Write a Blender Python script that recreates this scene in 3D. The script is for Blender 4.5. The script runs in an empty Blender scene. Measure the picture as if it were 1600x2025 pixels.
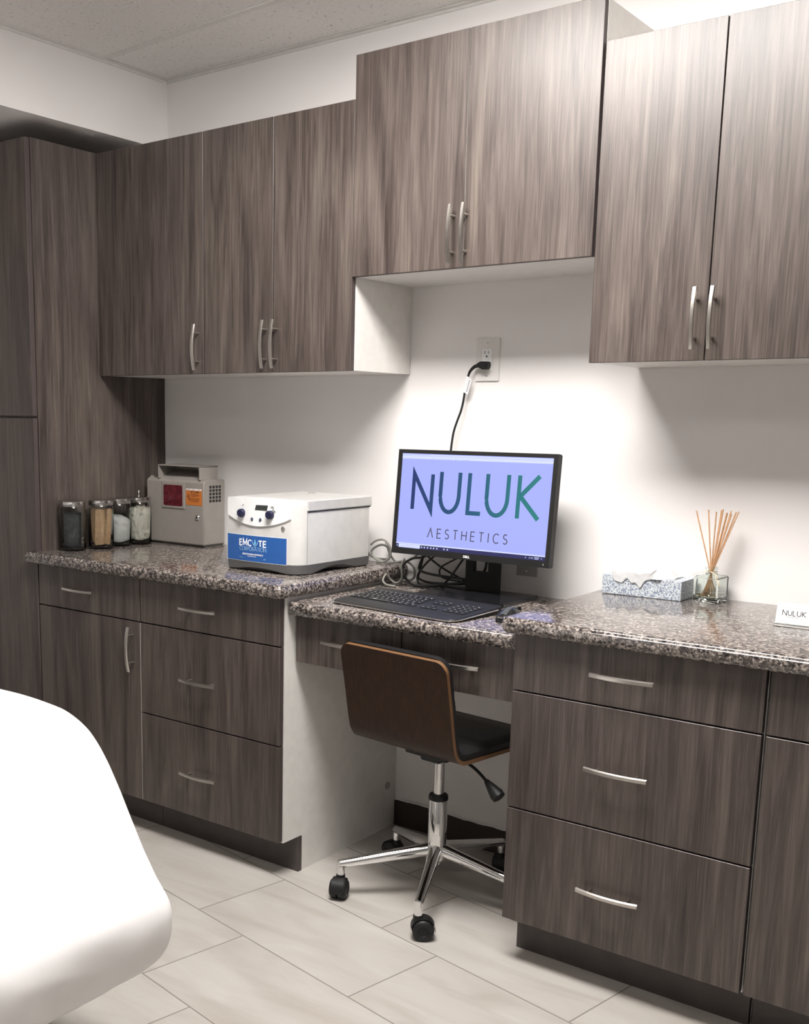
import bpy, bmesh, math, random
from mathutils import Vector, Matrix, noise as mnoise
random.seed(7)
PI = math.pi
S = bpy.context.scene
COL = S.collection

# ------------------------------------------------------------------ camera
cam_d = bpy.data.cameras.new('camera'); cam = bpy.data.objects.new('camera', cam_d); COL.objects.link(cam)
cr = Vector((0.78058261, 0.62493511, 0.01211995)); cu = Vector((-0.11842439, 0.12882469, 0.9845709))
cf = Vector((-0.61373158, 0.76997422, -0.17456587))
M = Matrix((cr, cu, -cf)).transposed().to_4x4(); M.translation = (3.12017285, -3.02371074, 1.38887686)
cam.matrix_world = M
cam_d.sensor_fit = 'AUTO'; cam_d.sensor_width = 36.0; cam_d.lens = 2151.03 * 36 / 2025
cam_d.shift_x = (800 - 603.54) / 2025; cam_d.shift_y = (1208.72 - 1012.5) / 2025
cam_d.clip_start = 0.02; cam_d.clip_end = 50
S.camera = cam

# ------------------------------------------------------------------ world, exposure, light strengths
W = bpy.data.worlds.new('world'); S.world = W; W.use_nodes = True
W.node_tree.nodes['Background'].inputs[0].default_value = (1, 0.97, 0.94, 1)
W.node_tree.nodes['Background'].inputs[1].default_value = 0.02
S.view_settings.view_transform = 'Standard'; S.view_settings.look = 'None'
S.view_settings.exposure = 0.0; S.view_settings.gamma = 1.0; S.view_settings.use_curve_mapping = False
# ceiling troffers: (x, y, size x, size y, strength)
TROFFERS = [(1.80, -1.24, 1.15, 0.56, 52.0), (2.95, -2.75, 1.15, 0.56, 7.0)]

# ------------------------------------------------------------------ materials
def new_mat(name):
    m = bpy.data.materials.new(name); m.use_nodes = True
    nt = m.node_tree; b = nt.nodes['Principled BSDF']
    return m, nt, b
def lk(nt, a, b): nt.links.new(a, b)
def node(nt, t, **kw):
    n = nt.nodes.new(t)
    for k, v in kw.items(): setattr(n, k, v)
    return n
def ramp(nt, fac, stops, interp='LINEAR'):
    r = node(nt, 'ShaderNodeValToRGB'); r.color_ramp.interpolation = interp
    e = r.color_ramp.elements
    while len(e) < len(stops): e.new(0.5)
    for i, (p, c) in enumerate(stops):
        e[i].position = p; e[i].color = (*c, 1) if len(c) == 3 else c
    lk(nt, fac, r.inputs[0]); return r
def noise_n(nt, vec, scale, detail=3, rough=0.5, dist=0.0):
    n = node(nt, 'ShaderNodeTexNoise'); n.inputs['Scale'].default_value = scale
    n.inputs['Detail'].default_value = detail; n.inputs['Roughness'].default_value = rough
    n.inputs['Distortion'].default_value = dist
    if vec is not None: lk(nt, vec, n.inputs['Vector'])
    return n
def mapping(nt, vec, scale=(1, 1, 1), rot=(0, 0, 0), loc=(0, 0, 0)):
    n = node(nt, 'ShaderNodeMapping'); n.inputs['Scale'].default_value = scale
    n.inputs['Rotation'].default_value = rot; n.inputs['Location'].default_value = loc
    lk(nt, vec, n.inputs['Vector']); return n.outputs[0]
def bump(nt, b, h, strength, dist=0.001):
    n = node(nt, 'ShaderNodeBump'); n.inputs['Strength'].default_value = strength
    n.inputs['Distance'].default_value = dist; lk(nt, h, n.inputs['Height']); lk(nt, n.outputs[0], b.inputs['Normal'])
def simple(name, col, rough=0.5, metal=0.0, var=0.04, scale=30, bumpy=0.0, spec=0.5, coat=0.0):
    m, nt, b = new_mat(name)
    g = node(nt, 'ShaderNodeNewGeometry')
    n = noise_n(nt, g.outputs['Position'], scale, 3)
    lo = tuple(max(0, c * (1 - var)) for c in col); hi = tuple(min(1, c * (1 + var)) for c in col)
    r = ramp(nt, n.outputs[0], [(0.3, lo), (0.7, hi)]); lk(nt, r.outputs[0], b.inputs['Base Color'])
    b.inputs['Roughness'].default_value = rough; b.inputs['Metallic'].default_value = metal
    b.inputs['Specular IOR Level'].default_value = spec
    if coat: b.inputs['Coat Weight'].default_value = coat; b.inputs['Coat Roughness'].default_value = 0.06
    if bumpy: bump(nt, b, n.outputs[0], bumpy)
    return m
def emit(name, col, st):
    m, nt, b = new_mat(name)
    b.inputs['Base Color'].default_value = (0.02, 0.02, 0.02, 1)
    b.inputs['Emission Color'].default_value = (*col, 1); b.inputs['Emission Strength'].default_value = st
    b.inputs['Roughness'].default_value = 0.5; b.inputs['Specular IOR Level'].default_value = 0.08
    return m
def laminate(name, dark=1.0):
    m, nt, b = new_mat(name)
    g = node(nt, 'ShaderNodeNewGeometry').outputs['Position']
    v1 = mapping(nt, g, (10, 10, 0.9)); n1 = noise_n(nt, v1, 1.0, 3, 0.5, 1.6)
    v2 = mapping(nt, g, (52, 52, 2.2)); n2 = noise_n(nt, v2, 1.0, 5, 0.62, 1.6)
    v3 = mapping(nt, g, (430, 430, 7)); n3 = noise_n(nt, v3, 1.0, 2, 0.5)
    a = node(nt, 'ShaderNodeMix', data_type='FLOAT'); a.inputs[0].default_value = 0.50
    lk(nt, n1.outputs[0], a.inputs[2]); lk(nt, n2.outputs[0], a.inputs[3])
    c = node(nt, 'ShaderNodeMix', data_type='FLOAT'); c.inputs[0].default_value = 0.24
    lk(nt, a.outputs[0], c.inputs[2]); lk(nt, n3.outputs[0], c.inputs[3])
    k = dark
    r = ramp(nt, c.outputs[0], [(0.36, (0.030*k, 0.0215*k, 0.0195*k)), (0.45, (0.056*k, 0.043*k, 0.038*k)), (0.53, (0.086*k, 0.068*k, 0.060*k)), (0.66, (0.142*k, 0.117*k, 0.099*k))])
    lk(nt, r.outputs[0], b.inputs['Base Color'])
    b.inputs['Roughness'].default_value = 0.37; b.inputs['Specular IOR Level'].default_value = 0.5
    bump(nt, b, n3.outputs[0], 0.35, 0.0006)
    return m
def walnut(name):
    m, nt, b = new_mat(name)
    g = node(nt, 'ShaderNodeNewGeometry').outputs['Position']
    v = mapping(nt, g, (120, 120, 6)); n = noise_n(nt, v, 1.0, 4, 0.6, 0.5)
    r = ramp(nt, n.outputs[0], [(0.3, (0.018, 0.0078, 0.0042)), (0.55, (0.030, 0.0132, 0.0070)), (0.75, (0.046, 0.021, 0.011))])
    lk(nt, r.outputs[0], b.inputs['Base Color']); b.inputs['Roughness'].default_value = 0.42; b.inputs['Specular IOR Level'].default_value = 0.22
    return m
def granite(name):
    m, nt, b = new_mat(name)
    g = node(nt, 'ShaderNodeNewGeometry').outputs['Position']
    n1 = noise_n(nt, g, 95, 4, 0.65, 0.8)
    vo = node(nt, 'ShaderNodeTexVoronoi'); vo.inputs['Scale'].default_value = 190; lk(nt, g, vo.inputs['Vector'])
    sep = node(nt, 'ShaderNodeSeparateColor'); lk(nt, vo.outputs['Color'], sep.inputs[0])
    mx = node(nt, 'ShaderNodeMix', data_type='FLOAT'); mx.inputs[0].default_value = 0.33
    lk(nt, n1.outputs[0], mx.inputs[2]); lk(nt, sep.outputs[0], mx.inputs[3])
    r = ramp(nt, mx.outputs[0], [(0.30, (0.012, 0.010, 0.010)), (0.40, (0.042, 0.034, 0.032)), (0.48, (0.100, 0.084, 0.077)), (0.57, (0.185, 0.158, 0.142)), (0.70, (0.40, 0.355, 0.32))])
    lk(nt, r.outputs[0], b.inputs['Base Color'])
    b.inputs['Roughness'].default_value = 0.12; b.inputs['Specular IOR Level'].default_value = 0.6
    b.inputs['Coat Weight'].default_value = 0.15; b.inputs['Coat Roughness'].default_value = 0.03
    return m
def floor_mat():
    m, nt, b = new_mat('porcelain_tile')
    g = node(nt, 'ShaderNodeNewGeometry').outputs['Position']
    sp = node(nt, 'ShaderNodeSeparateXYZ'); lk(nt, g, sp.inputs[0])
    th = math.radians(10.3)
    def mth(op, a, b_=None, c_=None):
        n = node(nt, 'ShaderNodeMath', operation=op)
        for i, v in enumerate((a, b_, c_)):
            if v is None: continue
            if isinstance(v, (int, float)): n.inputs[i].default_value = v
            else: lk(nt, v, n.inputs[i])
        return n.outputs[0]
    X, Y = sp.outputs[0], sp.outputs[1]
    u = mth('SUBTRACT', mth('MULTIPLY', X, math.cos(th)), mth('MULTIPLY', Y, math.sin(th)))
    v = mth('ADD', mth('MULTIPLY', X, math.sin(th)), mth('MULTIPLY', Y, math.cos(th)))
    H, L = 0.3215, 0.622
    vr = mth('DIVIDE', mth('ADD', v, 0.7185 + H * 20), H)        # row boundaries at v = -0.7185 + k H
    row = mth('FLOOR', vr); fv = mth('FRACT', vr)
    # row B (k=0): joint at u = 1.2197, each row further in shifts by -0.2065
    sh = mth('MULTIPLY', mth('SUBTRACT', row, 20), 0.2065)
    ur = mth('DIVIDE', mth('ADD', mth('ADD', mth('SUBTRACT', u, 1.2197), sh), L * 30), L)
    colm = mth('FLOOR', ur); fu = mth('FRACT', ur)
    g1 = 0.0019 / H; g2 = 0.0019 / L
    def edge(f, gg):
        return mth('MAXIMUM', mth('LESS_THAN', f, gg), mth('GREATER_THAN', f, 1 - gg))
    grout = mth('MAXIMUM', edge(fv, g1), edge(fu, g2))
    cmb = node(nt, 'ShaderNodeCombineXYZ'); lk(nt, colm, cmb.inputs[0]); lk(nt, row, cmb.inputs[1])
    wn = node(nt, 'ShaderNodeTexWhiteNoise', noise_dimensions='3D'); lk(nt, cmb.outputs[0], wn.inputs[0])
    va = node(nt, 'ShaderNodeVectorMath', operation='MULTIPLY_ADD')
    lk(nt, wn.outputs['Color'], va.inputs[0]); va.inputs[1].default_value = (7, 7, 7); lk(nt, g, va.inputs[2])
    vv = mapping(nt, va.outputs[0], (2.2, 9, 1), (0, 0, th))
    n1 = noise_n(nt, vv, 1.0, 6, 0.55, 0.8)
    r = ramp(nt, n1.outputs[0], [(0.3, (0.37, 0.34, 0.305)), (0.5, (0.43, 0.405, 0.375)), (0.7, (0.48, 0.46, 0.43))])
    mix = node(nt, 'ShaderNodeMix', data_type='RGBA'); lk(nt, grout, mix.inputs[0])
    lk(nt, r.outputs[0], mix.inputs[6]); mix.inputs[7].default_value = (0.20, 0.18, 0.16, 1)
    lk(nt, mix.outputs[2], b.inputs['Base Color'])
    rr = mth('ADD', mth('MULTIPLY', grout, 0.4), 0.33); lk(nt, rr, b.inputs['Roughness'])
    bump(nt, b, mth('SUBTRACT', 1.0, grout), 0.5, 0.001)
    return m
def ceiling_mat():
    m, nt, b = new_mat('acoustic_tile')
    g = node(nt, 'ShaderNodeNewGeometry').outputs['Position']
    n = noise_n(nt, g, 90, 3, 0.6); n2 = noise_n(nt, g, 160, 2, 0.5)
    r = ramp(nt, n.outputs[0], [(0.28, (0.34, 0.32, 0.31)), (0.36, (0.72, 0.70, 0.68)), (0.7, (0.78, 0.76, 0.74))])
    lk(nt, r.outputs[0], b.inputs['Base Color']); b.inputs['Roughness'].default_value = 0.95
    bump(nt, b, n2.outputs[0], 0.6, 0.002); return m
def glass(name, tint=(0.95, 0.97, 0.96), rough=0.0, ior=1.45):
    m, nt, b = new_mat(name)
    b.inputs['Base Color'].default_value = (*tint, 1); b.inputs['Transmission Weight'].default_value = 1
    b.inputs['Roughness'].default_value = rough; b.inputs['IOR'].default_value = ior
    return m
def tissue_box_mat():
    m, nt, b = new_mat('tissue_box_print')
    g = node(nt, 'ShaderNodeNewGeometry').outputs['Position']
    vo = node(nt, 'ShaderNodeTexVoronoi', feature='F1'); vo.inputs['Scale'].default_value = 30; lk(nt, g, vo.inputs['Vector'])
    w = node(nt, 'ShaderNodeMath', operation='SINE'); mm = node(nt, 'ShaderNodeMath', operation='MULTIPLY')
    lk(nt, vo.outputs['Distance'], mm.inputs[0]); mm.inputs[1].default_value = 110; lk(nt, mm.outputs[0], w.inputs[0])
    n = noise_n(nt, g, 210, 2, 0.6)
    ad = node(nt, 'ShaderNodeMath', operation='MULTIPLY_ADD'); lk(nt, w.outputs[0], ad.inputs[0]); ad.inputs[1].default_value = 0.10
    lk(nt, n.outputs[0], ad.inputs[2])
    r = ramp(nt, ad.outputs[0], [(0.38, (0.10, 0.13, 0.24)), (0.46, (0.34, 0.38, 0.43)), (0.53, (0.62, 0.66, 0.68))])
    lk(nt, r.outputs[0], b.inputs['Base Color']); b.inputs['Roughness'].default_value = 0.45
    return m
def cloth_mat(name, col, rough=0.9, sc=40, st=0.3):
    m, nt, b = new_mat(name)
    g = node(nt, 'ShaderNodeNewGeometry').outputs['Position']
    n = noise_n(nt, g, sc, 5, 0.6); b.inputs['Base Color'].default_value = (*col, 1)
    r = ramp(nt, n.outputs[0], [(0.2, tuple(c * 0.94 for c in col)), (0.8, col)]); lk(nt, r.outputs[0], b.inputs['Base Color'])
    b.inputs['Roughness'].default_value = rough; bump(nt, b, n.outputs[0], st, 0.004)
    return m
def logo_mat():
    m, nt, b = new_mat('screen_logo_letters')
    tc = node(nt, 'ShaderNodeTexCoord').outputs['Object']
    sp = node(nt, 'ShaderNodeSeparateXYZ'); lk(nt, tc, sp.inputs[0])
    mr = node(nt, 'ShaderNodeMapRange'); lk(nt, sp.outputs[0], mr.inputs[0])
    mr.inputs[1].default_value = -0.21; mr.inputs[2].default_value = 0.22
    r = ramp(nt, mr.outputs[0], [(0.0, (0.026, 0.047, 0.171)), (0.45, (0.030, 0.105, 0.215)), (1.0, (0.035, 0.235, 0.235))])
    b.inputs['Base Color'].default_value = (0.004, 0.004, 0.004, 1); b.inputs['Specular IOR Level'].default_value = 0.08
    lk(nt, r.outputs[0], b.inputs['Emission Color']); b.inputs['Emission Strength'].default_value = 1
    return m
def sheet_glow_none(): pass

WOOD = laminate('grey_wood_laminate'); EDGE = simple('dark_edge_band', (0.062, 0.047, 0.045), 0.5)
LITEDGE = simple('light_edge_band', (0.45, 0.42, 0.39), 0.4)
WHITE = simple('white_melamine', (0.72, 0.70, 0.67), 0.45); WALL = simple('wall_paint', (0.80, 0.775, 0.765), 0.9, scale=3, var=0.015, spec=0.2)
WALL2 = simple('grey_wall_paint', (0.33, 0.32, 0.31), 0.9, scale=3, var=0.015, spec=0.2)  # grey given to the unseen front and right walls to cut bounce light
GRAN = granite('polished_granite'); FLOOR = floor_mat(); CEIL = ceiling_mat()
TBAR = simple('ceiling_grid_metal', (0.66, 0.64, 0.62), 0.6)
NICKEL = simple('brushed_nickel', (0.56, 0.53, 0.49), 0.28, 1.0, 0.05, 200)
CHROME = simple('chrome', (0.80, 0.80, 0.80), 0.05, 1.0, 0.0)
STEEL = simple('satin_steel', (0.62, 0.61, 0.60), 0.2, 1.0, 0.02)
RUBBER = simple('brown_rubber_base', (0.030, 0.022, 0.018), 0.5)
BLACK = simple('black_plastic', (0.010, 0.010, 0.010), 0.5, spec=0.35); BLACK2 = simple('black_gloss_plastic', (0.010, 0.010, 0.012), 0.2)
LEATHER = simple('black_leatherette', (0.010, 0.010, 0.011), 0.4, bumpy=0.1, scale=300)
WALNUT = walnut('walnut_plywood'); PLYEDGE = simple('plywood_edge', (0.15, 0.075, 0.032), 0.4)
OFFW = simple('offwhite_machine_plastic', (0.58, 0.57, 0.555), 0.35, coat=0.1); PUREW = simple('white_gloss_plastic', (0.86, 0.86, 0.86), 0.18)
DGREY = simple('dark_grey_plastic', (0.105, 0.105, 0.105), 0.45); NAVY = simple('navy_plastic', (0.012, 0.012, 0.045), 0.3)
BLUE = simple('blue_label', (0.015, 0.095, 0.34), 0.35); LTEXT = simple('label_white', (0.85, 0.87, 0.9), 0.5)
PALEB = simple('label_pale_blue', (0.30, 0.50, 0.72), 0.5); DROP = simple('label_sky_blue', (0.25, 0.62, 0.82), 0.4)
GREIGE = simple('sharps_beige_plastic', (0.27, 0.247, 0.225), 0.42); GREIGE2 = simple('sharps_dark_interior', (0.15, 0.14, 0.13), 0.5)
RED = simple('red_translucent_window', (0.095, 0.010, 0.018), 0.12, var=0.4, scale=60, coat=0.3); ORANGE = simple('orange_label', (0.50, 0.155, 0.03), 0.5)
INK = simple('black_ink', (0.01, 0.01, 0.01), 0.6); GREYINK = simple('grey_ink', (0.05, 0.045, 0.05), 0.6)
LCD = simple('lcd_glass', (0.035, 0.042, 0.038), 0.15)
GLASS = glass('clear_glass', ior=1.36); GREENGL = glass('greenish_glass', (0.90, 0.95, 0.92))
REED = simple('reed_stick', (0.56, 0.33, 0.18), 0.6, var=0.15, scale=80); RAFFIA = simple('raffia_string', (0.62, 0.52, 0.36), 0.8)
OIL = glass('diffuser_oil', (0.93, 0.94, 0.86), 0.0, 1.36)
PAPER = simple('white_paper', (0.85, 0.85, 0.85), 0.8); SHEET = cloth_mat('white_sheet_cotton', (0.80, 0.785, 0.78), 0.85, 9, 0.10)
TISSUE = cloth_mat('tissue_paper', (0.92, 0.92, 0.92), 0.9, 60, 0.2); TBOX = tissue_box_mat()
GAUZE = cloth_mat('gauze', (0.86, 0.82, 0.73), 0.95, 130, 0.6); COTTON = cloth_mat('cotton_wool', (0.80, 0.79, 0.78), 0.95, 90, 0.6)
WOODST = simple('birch_depressor', (0.56, 0.37, 0.21), 0.6, var=0.12, scale=90); PACKET = simple('blue_grey_packet', (0.105, 0.118, 0.125), 0.25, var=0.3, scale=60)
GCABLE = simple('grey_cable', (0.21, 0.205, 0.185), 0.45); BCABLE = simple('black_cable', (0.010, 0.010, 0.010), 0.4)
OUTLET = simple('outlet_plastic', (0.70, 0.68, 0.66), 0.35); DARKHOLE = simple('dark_hole', (0.01, 0.01, 0.01), 0.9)
METALPL = simple('grey_wall_plate', (0.33, 0.32, 0.30), 0.4); KEYLEG = simple('key_legend', (0.75, 0.75, 0.75), 0.5)
KEYM = simple('key_plastic', (0.014, 0.014, 0.015), 0.45); MOUSEG = simple('mouse_grey_shell', (0.055, 0.058, 0.062), 0.3)
SCREEN = emit('screen_glow', (0.402, 0.456, 1.0), 0.98); SCRBAR = emit('screen_bar', (0.70, 0.76, 1.0), 0.98)
SCRDARK = emit('screen_taskbar', (0.012, 0.012, 0.10), 1.0); SCRTXT = emit('screen_grey_text', (0.075, 0.065, 0.13), 1.0); LOGO = logo_mat()
SCRICON = emit('screen_icon', (0.65, 0.7, 1.0), 0.9); SCRFAINT = emit('screen_faint_text', (0.42, 0.47, 0.82), 0.9)
BASEM = simple('laminate_toe_kick', (0.060, 0.050, 0.046), 0.5, var=0.15, scale=20)
VINYL = simple('grey_vinyl', (0.25, 0.25, 0.25), 0.5)

# ------------------------------------------------------------------ mesh helpers
def box(bm, x0, x1, y0, y1, z0, z1, bev=0.0, seg=2):
    r = bmesh.ops.create_cube(bm, size=1.0); vs = r['verts']
    for v in vs:
        v.co = Vector((x0 + (v.co.x + .5) * (x1 - x0), y0 + (v.co.y + .5) * (y1 - y0), z0 + (v.co.z + .5) * (z1 - z0)))
    if bev > 0:
        es = list({e for v in vs for e in v.link_edges})
        bmesh.ops.bevel(bm, geom=es, offset=bev, segments=seg, profile=0.5, affect='EDGES')
def B(*a, **k):
    bm = bmesh.new(); box(bm, *a, **k); return bm
def cyl(bm, p0, p1, r0, r1=None, n=24, cap=True):
    r1 = r0 if r1 is None else r1
    p0, p1 = Vector(p0), Vector(p1); d = (p1 - p0).normalized()
    a = d.orthogonal().normalized(); b = d.cross(a)
    A = [bm.verts.new(p0 + (a * math.cos(2*PI*i/n) + b * math.sin(2*PI*i/n)) * r0) for i in range(n)]
    Bv = [bm.verts.new(p1 + (a * math.cos(2*PI*i/n) + b * math.sin(2*PI*i/n)) * r1) for i in range(n)]
    for i in range(n): bm.faces.new((A[i], A[(i+1) % n], Bv[(i+1) % n], Bv[i]))
    if cap: bm.faces.new(A[::-1]); bm.faces.new(Bv)
def lathe(bm, prof, c=(0, 0, 0), axis=(0, 0, 1), n=40, squash=(1, 1)):
    c = Vector(c); d = Vector(axis).normalized(); a = d.orthogonal().normalized(); b = d.cross(a)
    rings = []
    for r, h in prof:
        if r < 1e-6: rings.append([bm.verts.new(c + d * h)])
        else: rings.append([bm.verts.new(c + d * h + (a * math.cos(2*PI*i/n) * squash[0] + b * math.sin(2*PI*i/n) * squash[1]) * r) for i in range(n)])
    for R0, R1 in zip(rings, rings[1:]):
        for i in range(n):
            j = (i + 1) % n
            if len(R0) == 1 and len(R1) == 1: continue
            if len(R0) == 1: bm.faces.new((R0[0], R1[j], R1[i]))
            elif len(R1) == 1: bm.faces.new((R0[i], R0[j], R1[0]))
            else: bm.faces.new((R0[i], R0[j], R1[j], R1[i]))
def smooth_pts(pts, k=8, closed=False):
    P = [Vector(p) for p in pts]; out = []
    n = len(P)
    for i in range(n - 1):
        p0 = P[max(i-1, 0)]; p1 = P[i]; p2 = P[i+1]; p3 = P[min(i+2, n-1)]
        for j in range(k):
            t = j / k
            out.append(0.5 * ((2*p1) + (-p0+p2)*t + (2*p0-5*p1+4*p2-p3)*t*t + (-p0+3*p1-3*p2+p3)*t**3))
    out.append(P[-1]); return out
def tube(bm, pts, r, n=10, k=8):
    P = smooth_pts(pts, k) if k > 1 else [Vector(p) for p in pts]
    prev = None; rings = []
    up = (P[1] - P[0]).orthogonal().normalized()
    for i, p in enumerate(P):
        t = (P[min(i+1, len(P)-1)] - P[max(i-1, 0)]).normalized()
        up = (up - t * up.dot(t)).normalized(); b = t.cross(up)
        rr = r(i / (len(P) - 1)) if callable(r) else r
        rings.append([bm.verts.new(p + (up * math.cos(2*PI*j/n) + b * math.sin(2*PI*j/n)) * rr) for j in range(n)])
    for R0, R1 in zip(rings, rings[1:]):
        for j in range(n): bm.faces.new((R0[j], R0[(j+1) % n], R1[(j+1) % n], R1[j]))
    bm.faces.new(rings[0][::-1]); bm.faces.new(rings[-1])
def prism(bm, poly, axis, a, b):
    # poly: 2D points in the plane normal to axis; x->(y,z) y->(x,z) z->(x,y)
    def mk(p, h):
        if axis == 'x': return (h, p[0], p[1])
        if axis == 'y': return (p[0], h, p[1])
        return (p[0], p[1], h)
    A = [bm.verts.new(mk(p, a)) for p in poly]; Bv = [bm.verts.new(mk(p, b)) for p in poly]
    n = len(poly)
    for i in range(n): bm.faces.new((A[i], A[(i+1) % n], Bv[(i+1) % n], Bv[i]))
    bm.faces.new(A[::-1]); bm.faces.new(Bv)
def rrect(x0, x1, y0, y1, r, n=6, rs=None):
    rs = rs or (r, r, r, r); out = []
    cs = [((x1, y0), -PI/2, rs[0], (-1, 1)), ((x1, y1), 0, rs[1], (-1, -1)), ((x0, y1), PI/2, rs[2], (1, -1)), ((x0, y0), PI, rs[3], (1, 1))]
    for (cx, cy), a0, r_, (sx, sy) in cs:
        if r_ <= 0: out.append((cx, cy)); continue
        ox, oy = cx + sx * r_, cy + sy * r_
        for i in range(n + 1):
            a = a0 + PI / 2 * i / n; out.append((ox + r_ * math.cos(a), oy + r_ * math.sin(a)))
    return out
def ribbon(bm, pts, w, closed=False, depth=0.0004, y=0.0):
    """flat stroke in the xz plane facing -y"""
    P = [Vector((p[0], p[1])) for p in pts]; n = len(P); L, R = [], []
    for i in range(n):
        a = P[i] - P[i-1] if i > 0 else None; b = P[i+1] - P[i] if i < n-1 else None
        if a is None: d = b.normalized(); nn = Vector((-d.y, d.x)); k = 1
        elif b is None: d = a.normalized(); nn = Vector((-d.y, d.x)); k = 1
        else:
            n1 = Vector((-a.y, a.x)).normalized(); n2 = Vector((-b.y, b.x)).normalized()
            nn = (n1 + n2); nn = nn.normalized() if nn.length > 1e-6 else n1
            k = min(1 / max(nn.dot(n1), 0.2), 4)
        L.append(P[i] + nn * w / 2 * k); R.append(P[i] - nn * w / 2 * k)
    for i in range(n - 1):
        q = [L[i], L[i+1], R[i+1], R[i]]
        F = [bm.verts.new((v.x, y - depth, v.y)) for v in q]; Bk = [bm.verts.new((v.x, y, v.y)) for v in q]
        bm.faces.new(F)
        for j in range(4): bm.faces.new((F[j], F[(j+1) % 4], Bk[(j+1) % 4], Bk[j]))
def arc(cx, cy, rx, ry, a0, a1, n=14):
    return [(cx + rx * math.cos(math.radians(a0 + (a1-a0)*i/n)), cy + ry * math.sin(math.radians(a0 + (a1-a0)*i/n))) for i in range(n + 1)]
GLY = {
 'A': [[(0, 0), (.5, 1), (1, 0)], [(.2, .36), (.8, .36)]], '^': [[(0, 0), (.5, 1), (1, 0)]],
 'E': [[(1, 1), (0, 1), (0, 0), (1, 0)], [(0, .52), (.9, .52)]], 'F': [[(1, 1), (0, 1), (0, 0)], [(0, .5), (.85, .5)]],
 'T': [[(0, 1), (1, 1)], [(.5, 1), (.5, 0)]], 'H': [[(0, 1), (0, 0)], [(1, 1), (1, 0)], [(0, .52), (1, .52)]],
 'I': [[(.5, 1), (.5, 0)]], 'C': [arc(.58, .5, .58, .5, 48, 312)], 'O': [arc(.5, .5, .5, .5, 0, 360, 24)],
 'S': [arc(.48, .755, .42, .245, 35, 270, 10) + arc(.48, .255, .48, .255, 85, -145, 10)],
 'R': [[(0, 0), (0, 1), (.5, 1)] + arc(.55, .74, .4, .26, 90, -90, 8) + [(0, .48)], [(.45, .48), (1, 0)]],
 'P': [[(0, 0), (0, 1), (.5, 1)] + arc(.55, .73, .42, .27, 90, -90, 8) + [(0, .46)]],
 'N': [[(0, 0), (0, 1), (1, 0), (1, 1)]], 'U': [[(0, 1), (0, .4)] + arc(.5, .42, .5, .42, 180, 360, 14) + [(1, 1)]],
 'L': [[(0, 1), (0, 0), (1, 0)]], 'K': [[(0, 1), (0, 0)], [(.95, 1), (.07, .5), (1, 0)]],
 'M': [[(0, 0), (.08, 1), (.5, .25), (.92, 1), (1, 0)]], 'Y': [[(0, 1), (.5, .5), (1, 1)], [(.5, .5), (.5, 0)]],
}
WID = {'I': .12, 'L': .5, 'E': .55, 'S': .55, 'T': .62, 'H': .66, 'C': .75, 'O': .95, 'A': .78, '^': .78, 'N': .8, 'R': .6, 'P': .55, 'U': .72, 'K': .7, 'M': .95, 'F': .5, 'Y': .7}
def text_strokes(bm, s, x0, x1, z0, z1, w, y=0.0, gap=0.3, wk=1.0):
    h = z1 - z0; ws = [WID[c] * wk for c in s]; tot = sum(ws) + gap * (len(s) - 1); k = (x1 - x0) / tot; x = x0
    for c, cw in zip(s, ws):
        for st in GLY[c]: ribbon(bm, [(x + p[0] * cw * k, z0 + p[1] * h) for p in st], w, y=y)
        x += (cw + gap) * k

# ------------------------------------------------------------------ object helpers
def thing(name, label, cat, loc=(0, 0, 0), rot=(0, 0, 0), group=None):
    o = bpy.data.objects.new(name, None); COL.objects.link(o); o.empty_display_size = 0.05
    o.location = loc; o.rotation_euler = rot; o['label'] = label; o['category'] = cat
    if group: o['group'] = group
    o['_m'] = 0
    del o['_m']
    return o
def mat_of(o):
    m = Matrix.LocRotScale(o.location, o.rotation_euler, None)
    return mat_of(o.parent) @ m if o.parent else m
def obj(name, bm, mats, parent=None, local=False, smooth=False, ang=40, label=None):
    if not isinstance(mats, (list, tuple)): mats = [mats]
    bmesh.ops.recalc_face_normals(bm, faces=bm.faces[:])
    if parent is not None and not local: bm.transform(mat_of(parent).inverted())
    me = bpy.data.meshes.new(name); bm.to_mesh(me); bm.free()
    for m in mats: me.materials.append(m)
    if smooth:
        for p in me.polygons: p.use_smooth = True
        me.set_sharp_from_angle(angle=math.radians(ang))
    o = bpy.data.objects.new(name, me); COL.objects.link(o)
    if parent is not None: o.parent = parent
    if label: o['label'] = label
    return o
def tag(o, label, cat, group=None, kind=None):
    o['label'] = label; o['category'] = cat
    if group: o['group'] = group
    if kind: o['kind'] = kind
    return o
def struct(name, bm, m, smooth=False):
    o = obj(name, bm, m, smooth=smooth); o['kind'] = 'structure'; return o
def solo(name, bm, m, label, cat, loc, group=None, smooth=False, ang=40):
    """a thing that is one mesh, origin at its base"""
    bm.transform(Matrix.Translation(-Vector(loc)))
    o = obj(name, bm, m, smooth=smooth, ang=ang); o.location = loc
    return tag(o, label, cat, group)

# ------------------------------------------------------------------ the room
ZC = 2.609; RX = 4.3; RY = -3.9
struct('floor', B(-1.2, RX, RY, 0.05, -0.05, 0), FLOOR)
struct('wall_back', B(-1.2, RX, 0.0, 0.08, 0, ZC + .05), WALL)
struct('wall_right', B(RX, RX + .08, RY, 0.08, 0, ZC + .05), WALL2)
struct('wall_front', B(-1.2, RX, RY - .08, RY, 0, ZC + .05), WALL2)
bm = bmesh.new(); box(bm, -1.28, -1.2, RY, 0.08, 0, 2.366); box(bm, -1.28, 0.0265, RY, 0.0, 2.366, ZC + .05)
struct('wall_left', bm, WALL)
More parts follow.
